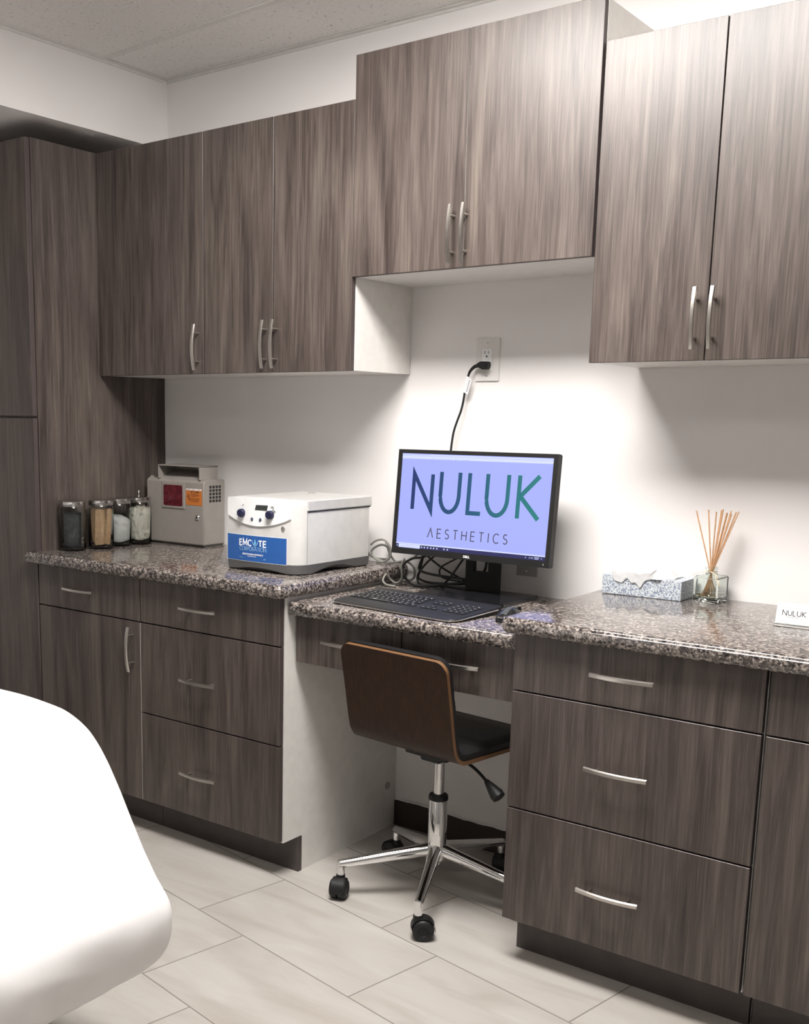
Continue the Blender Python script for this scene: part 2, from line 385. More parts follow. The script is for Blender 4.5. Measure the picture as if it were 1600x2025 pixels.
# ceiling with openings for the troffers
bm = bmesh.new()
xs = sorted({0.0265, RX} | {t[0] + s * t[2] / 2 for t in TROFFERS for s in (-1, 1)})
ys = sorted({RY, 0.0} | {t[1] + s * t[3] / 2 for t in TROFFERS for s in (-1, 1)})
for i in range(len(xs) - 1):
    for j in range(len(ys) - 1):
        mx, my = (xs[i] + xs[i+1]) / 2, (ys[j] + ys[j+1]) / 2
        if any(abs(mx - t[0]) < t[2] / 2 and abs(my - t[1]) < t[3] / 2 for t in TROFFERS): continue
        box(bm, xs[i], xs[i+1], ys[j], ys[j+1], ZC, ZC + .05)
struct('ceiling', bm, CEIL)
# suspended-ceiling grid: wall angles and tees
n_trim = 0
def trim(bm, m=TBAR):
    global n_trim; n_trim += 1; return struct('trim_%d' % n_trim, bm, m)
bm = bmesh.new(); box(bm, 0.0275, RX - .001, -0.020, -0.001, ZC - .0035, ZC - .0005); box(bm, 0.0275, RX - .001, -0.004, -0.001, ZC - .012, ZC - .0005); trim(bm)
bm = bmesh.new(); box(bm, 0.0275, 0.0465, RY + .01, -0.021, ZC - .0035, ZC - .0005); box(bm, 0.0275, 0.0305, RY + .01, -0.021, ZC - .012, ZC - .0005); trim(bm)
def tee_x(y0, sl=-0.057):
    bm = bmesh.new(); x1 = RX - .02
    prism(bm, [(0.048, y0 - .012), (x1, y0 + sl * (x1 - .03) - .012), (x1, y0 + sl * (x1 - .03) + .012), (0.048, y0 + .012)], 'z', ZC - .0035, ZC - .0005); trim(bm)
tee_x(-0.312)
tee_x(-3.3, 0.0)

# rubber base at the back of the knee space, top edge slightly wavy with caulk
bm = bmesh.new(); N = 60; x0, x1 = 1.123, 1.873
top = [0.089 + 0.0025 * math.sin(i * .22) - 0.016 * min(1, max(0, (i / N - .25) * 1.5)) + .0008 * math.sin(i * 1.1) for i in range(N + 1)]
for i in range(N):
    xa = x0 + (x1 - x0) * i / N; xb = x0 + (x1 - x0) * (i + 1) / N
    F = [(xa, -.008, .0005), (xb, -.008, .0005), (xb, -.008, top[i+1]), (xa, -.008, top[i])]
    vs = [bm.verts.new(p) for p in F]; bm.faces.new(vs)
    vt = [bm.verts.new(p) for p in ((xa, -.008, top[i]), (xb, -.008, top[i+1]), (xb, -.0005, top[i+1]), (xa, -.0005, top[i]))]; bm.faces.new(vt)
struct('baseboard_back', bm, RUBBER)
bm = bmesh.new(); tube(bm, [(x0 + (x1 - x0) * i / N, -.004, top[i] + .003 + .002 * mnoise.noise((i * .7, 0, 0))) for i in range(N + 1)], .0035, 6, 1)
trim(bm, WALL)

# ------------------------------------------------------------------ ceiling lights
for i, (tx, ty, sx, sy, st) in enumerate(TROFFERS):
    t = thing('ceiling_light', ['recessed rectangular ceiling light panel nearest the cabinet wall', 'recessed rectangular ceiling light panel further out over the room'][i], 'ceiling light', (tx, ty, ZC))
    em = emit('troffer_diffuser_%d' % i, (1.0, 0.965, 0.93), st)
    bm = bmesh.new()
    for a in ((tx - sx/2, tx - sx/2 + .02, ty - sy/2, ty + sy/2), (tx + sx/2 - .02, tx + sx/2, ty - sy/2, ty + sy/2), (tx - sx/2 + .02, tx + sx/2 - .02, ty - sy/2, ty - sy/2 + .02), (tx - sx/2 + .02, tx + sx/2 - .02, ty + sy/2 - .02, ty + sy/2)):
        box(bm, *a, ZC - .004, ZC + .03)
    obj('frame', bm, WHITE, t)
    obj('diffuser', B(tx - sx/2 + .02, tx + sx/2 - .02, ty - sy/2 + .02, ty + sy/2 - .02, ZC - .035, ZC + .012), em, t)  # shaped to hang below the ceiling and brighten it and the upper wall

# ------------------------------------------------------------------ cabinets
F, U, MU = 0.630, 0.327, 0.332
def edge_split(bm):
    for f in bm.faces:
        f.normal_update(); f.material_index = 0 if abs(f.normal.y) > .5 else 1
def handle(parent, cx, y, cz, vert=False, L=0.155):
    bm = bmesh.new(); n = 16; P = []
    for i in range(n + 1):
        s = -1 + 2 * i / n; P.append((s * L / 2, 0.022 + 0.010 * (1 - s * s)))
    hw = 0.0062; th = 0.0045; rings = []
    for s, d in P:
        ring = []
        for a, b in ((-hw, 0), (-hw * .6, th), (hw * .6, th), (hw, 0)):
            v = (cx + a, y - d - b, cz + s) if vert else (cx + s, y - d - b, cz + a)
            ring.append(bm.verts.new(v))
        rings.append(ring)
    for A, Bq in zip(rings, rings[1:]):
        for j in range(4): bm.faces.new((A[j], A[(j+1) % 4], Bq[(j+1) % 4], Bq[j]))
    bm.faces.new(rings[0]); bm.faces.new(rings[-1][::-1])
    for s in (-1, 1):
        q = s * L * .31
        a = (cx, y + .0005, cz + q) if vert else (cx + q, y + .0005, cz)
        b = (cx, y - .029, cz + q) if vert else (cx + q, y - .029, cz)
        cyl(bm, a, b, .004, n=12)
    return obj('handle', bm, NICKEL, parent, smooth=True, ang=35)
def front(cab, kind, x0, x1, z0, z1, y, h=None, g=0.0016, th=0.019):
    bm = B(x0 + g, x1 - g, -y, -y + th, z0 + g, z1 - g, bev=0.0008, seg=1); 
    bmesh.ops.recalc_face_normals(bm, faces=bm.faces[:]); edge_split(bm)
    if any(abs(x1 - q) < 1e-4 and kind == 'door' for q in (.524, 1.512)):   # edge band of these two doors coloured lighter, as if lit
        for f in bm.faces:
            if f.normal.x > .9: f.material_index = 2
    o = obj(kind, bm, [WOOD, EDGE, LITEDGE], cab)
    if h: handle(o, h[0], -y, h[1], *h[2:])
    return o
ZT, ZUB, ZRT, ZUR, ZMT, ZMB = 2.299, 1.530, 2.311, 1.537, 2.4155, 1.801
def upper(name, label, x0, x1, z0, z1, y, fronts, side='white'):
    c = thing(name, label, 'cabinet', ((x0 + x1) / 2, -y / 2, z0))
    obj('body', B(x0 + .001, x1 - .001, -y + .022, -0.001, z0 + .003, z1 - .002), WHITE, c)
    for f in fronts: front(c, 'door', f[0], f[1], z0, z1, y, f[2])
    return c
upper('wall_cabinet', 'single-door grey wood wall cabinet against the tall cabinet, above the glass jars', 0.002, .525, ZUB, ZT, U, [(.002, .525, (.499, 1.618, True, .150))])
upper('wall_cabinet', 'two-door grey wood wall cabinet above the centrifuge', .525, 1.134, ZUB, ZT, U, [(.525, .826, (.799, 1.618, True, .150)), (.826, 1.134, (.841, 1.618, True, .150))])
upper('wall_cabinet', 'raised two-door grey wood wall cabinet above the monitor and outlet', 1.1355, 1.890, ZMB, 2.4155, MU, [(1.1355, 1.512, (1.480, 1.891, True, .155)), (1.512, 1.890, (1.5215, 1.891, True, .155))])
c = upper('wall_cabinet', 'two-door grey wood wall cabinet above the tissue box at the right', 1.893, 2.490, ZUR, ZRT, U, [(1.893, 2.190, (2.164, 1.636, True, .145)), (2.190, 2.490, (2.206, 1.636, True, .145))])

# tall cabinet at the left end
c = thing('tall_cabinet', 'tall grey wood cabinet standing left of the granite counter, split into two doors', 'cabinet', (-.3, -.3, 0))
bm = B(-.60, -0.0005, -F + .0205, -0.001, 0.0, ZT); obj('body', bm, WOOD, c)
front(c, 'door', -.60, -.0005, 1.384, ZT, F, None); front(c, 'door', -.60, -.0005, .115, 1.379, F, None)

# base cabinets
def base(label, x0, x1, fr, sideR=False, sideL=False, bodytop=.872):
    c = thing('base_cabinet', label, 'cabinet', ((x0 + x1) / 2, -.3, 0))
    bm = bmesh.new(); box(bm, x0 + .001, x1 - (.0 if sideR else .001), -F + .0215, -0.001, .115, bodytop)
    for xx in ((x0 + .001, x0 + .018), (x1 - .018, x1)): box(bm, xx[0], xx[1], -.52, -0.001, 0, .115)
    obj('body', bm, WHITE, c)
    obj('toe_kick', B(x0 + .001, x1 + (.0015 if sideR else -.001), -.537, -.5205, 0, .113), BASEM, c)
    for kind, a, b, z0, z1, h in fr: front(c, kind, a, b, z0, z1, F, h, g=.0022)
    return c
a1, a2, b0, b1 = .524, 1.121, 1.876, 2.481
base('grey wood base cabinet beside the tall cabinet, one drawer over a door, under the jars', .002, a1,
     [('drawer', .002, a1, .727, .872, (.2375, .803)), ('door', .002, a1, .118, .727, (.488, .634, True, .150))])
base('three-drawer grey wood base cabinet under the centrifuge with white end panel', a1, a2,
     [('drawer', a1, a2, .727, .872, (.802, .8005)), ('drawer', a1, a2, .4235, .727, (.801, .570)), ('drawer', a1, a2, .118, .4235, (.800, .263))], sideR=True)
base('three-drawer grey wood base cabinet under the tissue box, right of the chair', b0, b1,
     [('drawer', b0, b1, .727, .872, (2.1655, .802)), ('drawer', b0, b1, .422, .727, (2.165, .5715)), ('drawer', b0, b1, .118, .422, (2.163, .264))])
base('grey wood base cabinet cut off by the right edge, drawer over door', b1 + .005, 3.08,
     [('drawer', b1 + .005, 3.08, .727, .872, (2.95, .802)), ('door', b1 + .005, 3.08, .118, .727, (3.03, .634, True, .150))])

# small cord hole in the white end panel
bm = bmesh.new(); cyl(bm, (1.1215, -.052, .153), (1.1235, -.052, .153), .013, n=24)
hg = obj('cable_grommet', bm, METALPL); tag(hg, 'small round cable grommet low on the white end panel in the knee space', 'grommet')

# desk apron with two shallow drawers
DY = .566
c = thing('desk_drawer_unit', 'shallow two-drawer grey wood unit hung under the lower granite desk top', 'drawer unit', (1.5, -.3, .676))
bm = bmesh.new(); box(bm, 1.124, 1.873, -DY + .0215, -.06, .700, .8175); obj('body', bm, WHITE, c)
front(c, 'drawer', 1.127, 1.5015, .674, .8175, DY, (1.3165, .752), g=.002)
front(c, 'drawer', 1.5015, 1.873, .674, .8175, DY, (1.679, .752), g=.002)

# granite tops : moulded front edge swept around a rounded outline
def slab(path_in, z1, th, prof=None):
    """path_in: list of (x,y, exposed) outline vertices CCW; edge profile pulled inward where exposed"""
    prof = prof or [(.012, 0), (.0065, -.0015), (.0035, -.005), (.0025, -.0085), (.0, -.0105), (.0, -.020), (.001, -.028), (.004, -.034), (.010, -.0385), (.014, -.039)]
    bm = bmesh.new(); n = len(path_in); rings = []
    P = [Vector((p[0], p[1])) for p in path_in]
    nor = []
    for i in range(n):
        a = (P[i] - P[i-1]).normalized(); b = (P[(i+1) % n] - P[i]).normalized()
        na, nb = Vector((-a.y, a.x)), Vector((-b.y, b.x)); m_ = (na + nb).normalized(); k = 1 / max(.5, m_.dot(na)); nor.append(m_ * k)
    for d, h in prof:
        h = h * th / .039
        rings.append([bm.verts.new((P[i].x + nor[i].x * d * path_in[i][2], P[i].y + nor[i].y * d * path_in[i][2], z1 + h)) for i in range(n)])
    for A, Bq in zip(rings, rings[1:]):
        for i in range(n): bm.faces.new((A[i], A[(i+1) % n], Bq[(i+1) % n], Bq[i]))
    bm.faces.new(rings[0]); bm.faces.new(rings[-1][::-1])
    return bm
def corner(cx, cy, r, a0, a1, n=6):
    return [(cx + r * math.cos(math.radians(a0 + (a1-a0) * i / n)), cy + r * math.sin(math.radians(a0 + (a1-a0) * i / n)), 1) for i in range(n + 1)]
YG = -.664
out = [(0.001, -.001, 0), (0.001, -.632, 0), (-.034, -.632, 0)] + corner(-.024, YG + .010, .010, 180, 270, 4) + corner(1.146 - .02, YG + .02, .02, 270, 360) + [(1.146, -.001, .3)]
solo('granite_countertop', slab(out, .914, .040), GRAN, 'speckled granite countertop carrying the jars and centrifuge', 'countertop', (.57, -.33, .874), smooth=True, ang=50)
out = corner(1.852 + .02, YG + .02, .02, 180, 270) + [(3.08, YG, 1), (3.08, -.001, 0), (1.852, -.001, .3)]
solo('granite_countertop', slab(out, .914, .040), GRAN, 'speckled granite countertop carrying the tissue box and reed diffuser', 'countertop', (2.4, -.33, .874), smooth=True, ang=50)
out = [(1.1225, -.001, 0), (1.1225, -.600, 0)] + corner(1.118, -.600 + .014, .014, 200, 270, 3)[1:] + [(1.8745, -.600, 1), (1.8745, -.001, 0)]
out = [(1.1225, -.001, 0), (1.1225, -.575, 0), (1.112, -.583, 1), (1.118, -.598, 1), (1.130, -.602, 1), (1.8745, -.602, 1), (1.8745, -.001, 0)]
out = [(1.1228, -.001, 0), (1.1228, -.596, .4), (1.130, -.604, 1), (1.8745, -.604, 1), (1.8745, -.001, 0)]
solo('granite_desk_top', slab(out, .860, .040), GRAN, 'lower speckled granite desk top under the monitor and keyboard', 'countertop', (1.5, -.3, .82), smooth=True, ang=50)

# ------------------------------------------------------------------ wall outlet, plug, cord
t = thing('wall_outlet', 'white wall outlet plate with a black plug, above the monitor', 'outlet', (1.417, 0, 1.573))
bm = bmesh.new(); prism(bm, rrect(1.376, 1.4585, 1.508, 1.6385, .004, 4), 'y', -.0055, -.0005)
bmesh.ops.bevel(bm, geom=[e for e in bm.edges if all(abs(v.co.y + .0055) < 1e-5 for v in e.verts)], offset=.0015, segments=2, affect='EDGES')
obj('cover_plate', bm, OUTLET, t)
obj('receptacle', B(1.400, 1.4335, -.0085, -.0056, 1.540, 1.606, bev=.001), PUREW, t)
bm = bmesh.new(); box(bm, 1.4085, 1.4103, -.0092, -.0084, 1.590, 1.599); box(bm, 1.4215, 1.4230, -.0092, -.0084, 1.591, 1.598); cyl(bm, (1.4160, -.0084, 1.5825), (1.4160, -.0092, 1.5825), .0028, n=16)
obj('slots', bm, INK, t)
for z in (1.6235, 1.523):
    bm = bmesh.new(); cyl(bm, (1.4165, -.0054, z), (1.4165, -.0062, z), .0022, n=12); obj('screw', bm, METALPL, t)
t = thing('power_cord', 'black power cord with white tag plugged into the outlet, running behind the monitor', 'power cord', (1.40, -.03, 1.553))
bm = bmesh.new()
prism(bm, [(1.432, 1.566), (1.408, 1.567), (1.396, 1.561), (1.390, 1.553), (1.406, 1.549), (1.411, 1.543), (1.428, 1.543), (1.433, 1.552)], 'y', -.034, -.0088)
bmesh.ops.bevel(bm, geom=bm.edges[:], offset=.002, segments=2, affect='EDGES')
tube(bm, [(1.400, -.022, 1.556), (1.385, -.024, 1.552), (1.374, -.027, 1.542), (1.367, -.028, 1.530)], lambda s: .0062 - .0022 * s, 12, 4)
obj('plug', bm, BLACK, t, smooth=True)
bm = bmesh.new()
tube(bm, [(1.368, -.028, 1.532), (1.361, -.028, 1.510), (1.355, -.027, 1.480), (1.3505, -.026, 1.452), (1.343, -.026, 1.419), (1.331, -.028, 1.385), (1.322, -.032, 1.350), (1.319, -.038, 1.300), (1.32, -.04, 1.25), (1.34, -.04, 1.15), (1.37, -.045, 1.05)], .0036, 10)
obj('cord', bm, BCABLE, t, smooth=True)
bm = bmesh.new(); tube(bm, [(1.3655, -.0282, 1.522), (1.361, -.028, 1.508), (1.355, -.027, 1.483), (1.353, -.0268, 1.474)], .0048, 10)
prism(bm, [(1.366, 1.518), (1.377, 1.512), (1.366, 1.470), (1.355, 1.472)], 'y', -.0285, -.0278)
obj('tag', bm, PAPER, t, smooth=True)
bm = bmesh.new()
for k in range(6):
    zz = 1.508 - k * .006; xx = 1.3705 - k * .0016; ribbon(bm, [(xx - .0028, zz), (xx + .0028, zz + .001)], .0024, y=-.0286)
obj('tag_print', bm, GREYINK, t)
# lower data plate
t = thing('wall_plate', 'grey wall plate with centre screw, low behind the monitor stand', 'wall plate', (1.584, 0, .978))
obj('cover_plate', B(1.549, 1.619, -.005, -.0005, .919, 1.034, bev=.0012), METALPL, t)
bm = bmesh.new(); lathe(bm, [(0, .007), (.003, .007), (.0045, .005), (.0045, 0)], (1.584, -.005, .934), (0, -1, 0), 16); obj('screw', bm, CHROME, t, smooth=True)

# ------------------------------------------------------------------ monitor
TILT = -math.radians(5.0)
mon = thing('monitor', 'black flat-screen monitor on the granite desk showing a logo', 'monitor', (1.479, -.195, .977), (TILT, 0, 0))
w2, h = .2695, .3228
bm = bmesh.new()
# bezel frame around an opening
sx0, sx1, sz0, sz1 = -.2555, .2555, .0195, .3110
for a in ((-w2, w2, 0, sz0), (-w2, w2, sz1, h), (-w2, sx0, sz0, sz1), (sx1, w2, sz0, sz1)): box(bm, a[0], a[1], 0, .018, a[2], a[3])
obj('bezel', bm, BLACK, mon, local=True)
bm = B(-w2 + .001, w2 - .001, .018, .030, .001, h - .001, bev=.003); box(bm, -.17, .17, .030, .046, .05, .26, bev=.006); obj('back_housing', bm, BLACK, mon, local=True)
scr = obj('screen', B(sx0, sx1, .0025, .0175, sz0, sz1), SCREEN, mon, local=True)
for nm, a in (('title_bar', (sx0, sx1, .0021, .0026, sz1 - .0065, sz1 - .002)), ('tool_bar', (sx0, sx1, .0021, .0026, sz1 - .0165, sz1 - .0075)),
              ('search_field', (sx0 + .010, sx0 + .088, .0018, .0024, sz0 + .001, sz0 + .0105)), ('status_bar', (sx0, sx1, .0021, .0026, sz0 + .0115, sz0 + .0150))):
    obj(nm, B(*a), SCRBAR, scr, local=True)
obj('start_button', B(sx0, sx0 + .0095, .0017, .0024, sz0, sz0 + .0112), SCRDARK, scr, local=True)
obj('taskbar', B(sx0 + .0885, sx1, .0017, .0024, sz0, sz0 + .0112), SCRDARK, scr, local=True)
for x in (.095, .105, .1165, .128, .1385, .150, .175, .187): obj('taskbar_icon', B(sx0 + x - .0023, sx0 + x + .0023, .0013, .0018, sz0 + .0035, sz0 + .0078), SCRICON, scr, local=True)
obj('start_icon', B(sx0 + .003, sx0 + .0068, .0013, .0018, sz0 + .004, sz0 + .0072), SCRICON, scr, local=True)
for x in (.062, .050, .044, .0395, .012): obj('tray_icon', B(sx1 - x - .0012, sx1 - x + .0012, .0013, .0018, sz0 + .004, sz0 + .007), SCRICON, scr, local=True)
bm = bmesh.new(); box(bm, sx1 - .034, sx1 - .019, .0013, .0018, sz0 + .0065, sz0 + .0085); box(bm, sx1 - .034, sx1 - .021, .0013, .0018, sz0 + .0025, sz0 + .0045)
obj('clock_text', bm, SCRICON, scr, local=True)
bm = bmesh.new()
for i in range(34):
    x = sx0 + .012 + i * .0068 + random.uniform(-.001, .001)
    if i in (11, 12, 25): continue
    box(bm, x, x + random.uniform(.001, .003), .0017, .0022, sz1 - .0155, sz1 - .0135)
obj('tool_marks', bm, SCRFAINT, scr, local=True)
obj('title_text', B(sx0 + .005, sx0 + .10, .0017, .0022, sz1 - .0035, sz1 - .0025), SCRFAINT, scr, local=True)
bm = bmesh.new()
for i in range(9): box(bm, sx0 + .019 + i * .005, sx0 + .022 + i * .005, .0013, .0018, sz0 + .005, sz0 + .006)
obj('search_text', bm, SCRFAINT, scr, local=True)
bm = bmesh.new(); w = .0128
za, zb = .1345, .2585
def lt(ch, x0, x1, zlo=za, zhi=zb):
    for st in GLY[ch]: ribbon(bm, [(x0 + p[0] * (x1 - x0), zlo + p[1] * (zhi - zlo)) for p in st], w, y=.0022)
lt('N', -.2065, -.1395, za + .006, zb - .009); lt('U', -.1085, -.0440, za + .004); lt('L', -.0105, .0330, za + .0055); lt('U', .0505, .1190, za + .004); 
ribbon(bm, [(.1545, zb), (.1545, za)], w, y=.0022); ribbon(bm, [(.2170, zb), (.1600, za + .064), (.2210, za)], w * 1.05, y=.0022)
obj('logo_text', bm, LOGO, scr, local=True)
bm = bmesh.new(); text_strokes(bm, '^ESTHETICS', -.143, .130, .0575, .0850, .0031, y=.0022, gap=.62)
obj('logo_subtitle', bm, SCRTXT, scr, local=True)
def txt(name, s, size, mat, parent, loc, rot, bold=0.0, align='CENTER', ext=.0002, sx=1.0):
    cu_ = bpy.data.curves.new(name, 'FONT'); cu_.body = s; cu_.size = size; cu_.align_x = align; cu_.extrude = ext; cu_.offset = bold
    tmp = bpy.data.objects.new('tmp', cu_); COL.objects.link(tmp)
    bpy.context.view_layer.update()
    me = bpy.data.meshes.new_from_object(tmp.evaluated_get(bpy.context.evaluated_depsgraph_get()))
    bpy.data.objects.remove(tmp); bpy.data.curves.remove(cu_)
    me.transform(Matrix.LocRotScale(Vector(loc), __import__('mathutils').Euler(rot), Vector((sx, 1, 1))))
    me.materials.clear(); me.materials.append(mat); me.name = name
    o = bpy.data.objects.new(name, me); COL.objects.link(o); o.parent = parent; return o
txt('brand_mark', 'DELL', .0098, LTEXT, mon, (0.0, -.0003, .0062), (PI/2, 0, 0), bold=.0003)
obj('power_light', B(.2505, .2520, -.0006, .0004, .0065, .0115), LTEXT, mon, local=True)
bm = bmesh.new()
# neck with cable slot (frame), in monitor coordinates would tilt, so built in world space
for a in ((1.4225, 1.4490, .872, 1.10), (1.5010, 1.5355, .872, 1.10), (1.4490, 1.5010, .872, .931), (1.4490, 1.5010, .972, 1.10)): box(bm, a[0], a[1], -.098, -.078, a[2], a[3])
box(bm, 1.44, 1.52, -.150, -.096, 1.08, 1.18)
obj('stand_neck', bm, BLACK, mon)
bm = bmesh.new(); prism(bm, rrect(1.338, 1.650, -.275, -.048, .006, 4), 'z', .8605, .8715)
bmesh.ops.bevel(bm, geom=[e for e in bm.edges if all(abs(v.co.z - .8715) < 1e-5 for v in e.verts)], offset=.002, segments=2, affect='EDGES')
obj('stand_base', bm, BLACK2, mon)

# ------------------------------------------------------------------ cables behind the monitor
CAB = [
 ('grey cable coiled beside the centrifuge, upper double loop', GCABLE, .0036, [(1.041,-.07,.977),(1.06,-.068,.992),(1.086,-.067,.998),(1.104,-.065,.99),(1.116,-.064,.97),(1.116,-.062,.947),(1.102,-.061,.93),(1.076,-.059,.922),(1.05,-.058,.933),(1.036,-.056,.955),(1.06,-.055,.974),(1.082,-.053,.978),(1.102,-.052,.968),(1.104,-.05,.949),(1.085,-.03,.93),(1.03,-.012,.925)], 'grey cables beside the monitor'),
 ('grey cable sagging from the centrifuge to behind the monitor', GCABLE, .0036, [(1.035,-.08,.955),(1.040,-.065,.940),(1.056,-.047,.929),(1.077,-.043,.921),(1.109,-.04,.920),(1.14,-.037,.927),(1.172,-.033,.934),(1.189,-.03,.945),(1.22,-.03,.97),(1.27,-.04,1.0)], 'grey cables beside the monitor'),
 ('grey cable making a tall round loop just left of the black coil', GCABLE, .0036, [(1.075,-.03,.985),(1.094,-.035,.951),(1.112,-.030,.926),(1.132,-.024,.921),(1.162,-.025,.925),(1.186,-.026,.908),(1.19,-.028,.882),(1.176,-.029,.868),(1.15,-.035,.865)], 'grey cables beside the monitor'),
 ('grey cable drooping over the countertop end onto the desk in a small loop', GCABLE, .0034, [(1.17,-.06,.94),(1.185,-.1,.925),(1.192,-.106,.906),(1.194,-.111,.882),(1.178,-.116,.868),(1.160,-.122,.878),(1.155,-.130,.891),(1.152,-.138,.895),(1.151,-.148,.887),(1.155,-.158,.876),(1.168,-.162,.868),(1.185,-.164,.8655),(1.205,-.160,.8645)], 'grey cables beside the monitor'),
 ('black cable in the widest loop at the left below the monitor', BCABLE, .0040, [(1.33,-.07,1.0),(1.3,-.08,.978),(1.255,-.086,.956),(1.22,-.091,.949),(1.194,-.097,.928),(1.192,-.102,.905),(1.217,-.108,.878),(1.254,-.113,.866),(1.328,-.119,.878),(1.395,-.100,.887),(1.444,-.066,.896)], 'black cables under the monitor'),
 ('black cable dropping and rising again in a U below the monitor', BCABLE, .0036, [(1.26,-.065,1.0),(1.25,-.07,.964),(1.242,-.076,.912),(1.236,-.081,.883),(1.254,-.087,.8665),(1.301,-.093,.8665),(1.345,-.099,.879),(1.380,-.104,.915),(1.41,-.10,.96),(1.42,-.06,1.0)], 'black cables under the monitor'),
 ('black cable crossing diagonally to the stand and looping back', BCABLE, .0036, [(1.22,-.045,1.0),(1.249,-.05,.96),(1.308,-.055,.926),(1.366,-.06,.904),(1.408,-.060,.886),(1.37,-.068,.8785),(1.33,-.07,.8765),(1.268,-.075,.876),(1.237,-.08,.893),(1.272,-.085,.939),(1.312,-.08,.975),(1.33,-.07,1.0)], 'black cables under the monitor'),
 ('black cable hooking round in a small arc left of the stand', BCABLE, .0030, [(1.397,-.06,.975),(1.341,-.067,.944),(1.319,-.073,.928),(1.318,-.08,.91),(1.339,-.087,.897),(1.407,-.093,.893),(1.437,-.07,.892),(1.48,-.065,.900)], 'black cables under the monitor'),
 ('black cable running low and straight towards the stand', BCABLE, .0042, [(1.27,-.085,.985),(1.264,-.1,.954),(1.258,-.105,.919),(1.3,-.11,.909),(1.362,-.105,.905),(1.405,-.090,.902),(1.44,-.066,.900),(1.47,-.064,.93),(1.475,-.06,.97)], 'black cables under the monitor'),
]
for lab, m, r, pts, grp in CAB:
    bm = bmesh.new(); tube(bm, pts, r, 10, 8); lo = min(pts, key=lambda p: p[2])
    nm = 'grey_cable' if m is GCABLE else 'black_cable'
    solo(nm, bm, m, lab, 'cable', (lo[0], lo[1], lo[2] - r), grp, smooth=True, ang=80)

# ------------------------------------------------------------------ keyboard and mouse
kang = math.atan2(-.045, .43)
kb = thing('keyboard', 'black keyboard with palm rest lying on the granite desk before the monitor', 'keyboard', (1.458, -.440, .8605), (0, 0, kang))
bm = bmesh.new(); KW, KD = .445, .232
secs = [(-KD/2, .006), (-KD/2 + .012, .009), (-.045, .0125), (-.043, .0115), (KD/2 - .004, .022), (KD/2, .019)]
po = rrect(-KW/2, KW/2, -KD/2, KD/2, .016, 5, (.030, .010, .010, .030))
vt, vb = [], []
def kz(y):
    for (ya, a), (yb, b) in zip(secs, secs[1:]):
        if ya <= y <= yb + 1e-9: return a + (b - a) * (y - ya) / (yb - ya)
    return secs[-1][1]
# slice body in strips so the top follows the profile
yy = [s[0] for s in secs] + [-KD/2 + .004, -KD/2 + .03, KD/2 - .010]; yy = sorted(set(yy))
def halfw(y):
    d0 = y + KD/2; d1 = KD/2 - y; r0, r1 = .030, .010; ins = 0
    if d0 < r0: ins = r0 - math.sqrt(max(0, r0*r0 - (r0-d0)**2))
    if d1 < r1: ins = max(ins, r1 - math.sqrt(max(0, r1*r1 - (r1-d1)**2)))
    return KW/2 - ins
yy = sorted(set(yy + [-KD/2 + q for q in (.001, .004, .008, .016, .022)]))
prev = None
for y in yy:
    hwid = halfw(y); z = kz(y)
    ring = [bm.verts.new(p) for p in ((-hwid, y, .0), (-hwid, y, z - .002), (-hwid + .003, y, z), (hwid - .003, y, z), (hwid, y, z - .002), (hwid, y, .0))]
    if prev:
        for j in range(6): bm.faces.new((prev[j], prev[(j+1) % 6], ring[(j+1) % 6], ring[j]))
    else: bm.faces.new(ring)
    prev = ring
bm.faces.new(prev[::-1])
obj('case', bm, BLACK, kb, local=True, smooth=True, ang=30)
bm = bmesh.new(); tube(bm, [(-KW/2 + .002, -.02, .006), (-KW/2 + .002, -.086, .005), (-KW/2 + .012, -.109, .0045), (-KW/2 + .032, -.1165, .004), (0, -.1168, .004), (KW/2 - .032, -.1165, .004), (KW/2 - .010, -.108, .0045), (KW/2 + .0005, -.086, .005), (KW/2 + .0015, -.02, .008), (KW/2 + .0015, .09, .013)], .0018, 8, 6)
obj('edge_trim', bm, NICKEL, kb, local=True, smooth=True)
bm = bmesh.new(); box(bm, -.0075, .0075, -.0070, .0070, 0, .0030, bev=.0012)
for f in bm.faces: f.material_index = 0
q = [bm.verts.new(p) for p in ((-.0045, .0008, .00315), (-.0020, .0008, .00315), (-.0020, .0040, .00315), (-.0045, .0040, .00315))]; fq = bm.faces.new(q); fq.material_index = 1
me0 = bpy.data.meshes.new('key'); bm.to_mesh(me0); bm.free(); me0.materials.append(KEYM); me0.materials.append(KEYLEG)
nk = 0
rows = [(-.030, [(-.205, 1.3), (-.183, 1.2), (-.161, 1.2), (-.106, 5.4), (-.050, 1.2), (-.027, 1.2), (-.004, 1.2), (.020, 1.2)]),]
slope = math.atan2(.0105, .155)
for r_ in range(5):
    y = -.0125 + r_ * .0190
    rows.append((y, [(-.205 + .0192 * i + (.004 * ((r_ * 2) % 3)), 1.0) for i in range(12 if r_ < 4 else 12)]))
keys = []
for y, ks in rows:
    for x, s in ks: keys.append((x, y, s))
for r_ in range(5):
    for i in range(3): 
        if r_ in (0, 3, 4) or (r_ == 1 and i == 1): keys.append((.058 + i * .0192, -.031 + r_ * .0235 * .82, 1.0))
    for i in range(4): keys.append((.135 + i * .0192, -.031 + r_ * .0235 * .82, 1.0))
keys = keys[:100]
for x, y, s in keys:
    o = bpy.data.objects.new('key', me0); COL.objects.link(o); o.parent = kb
    o.location = (x, y, kz(y) - .0003); o.rotation_euler = (slope, 0, 0); o.scale = (s, 1, 1)
ms = thing('computer_mouse', 'black computer mouse between the keyboard and the raised right countertop', 'mouse', (1.760, -.425, .8605), (0, 0, math.radians(-6)))
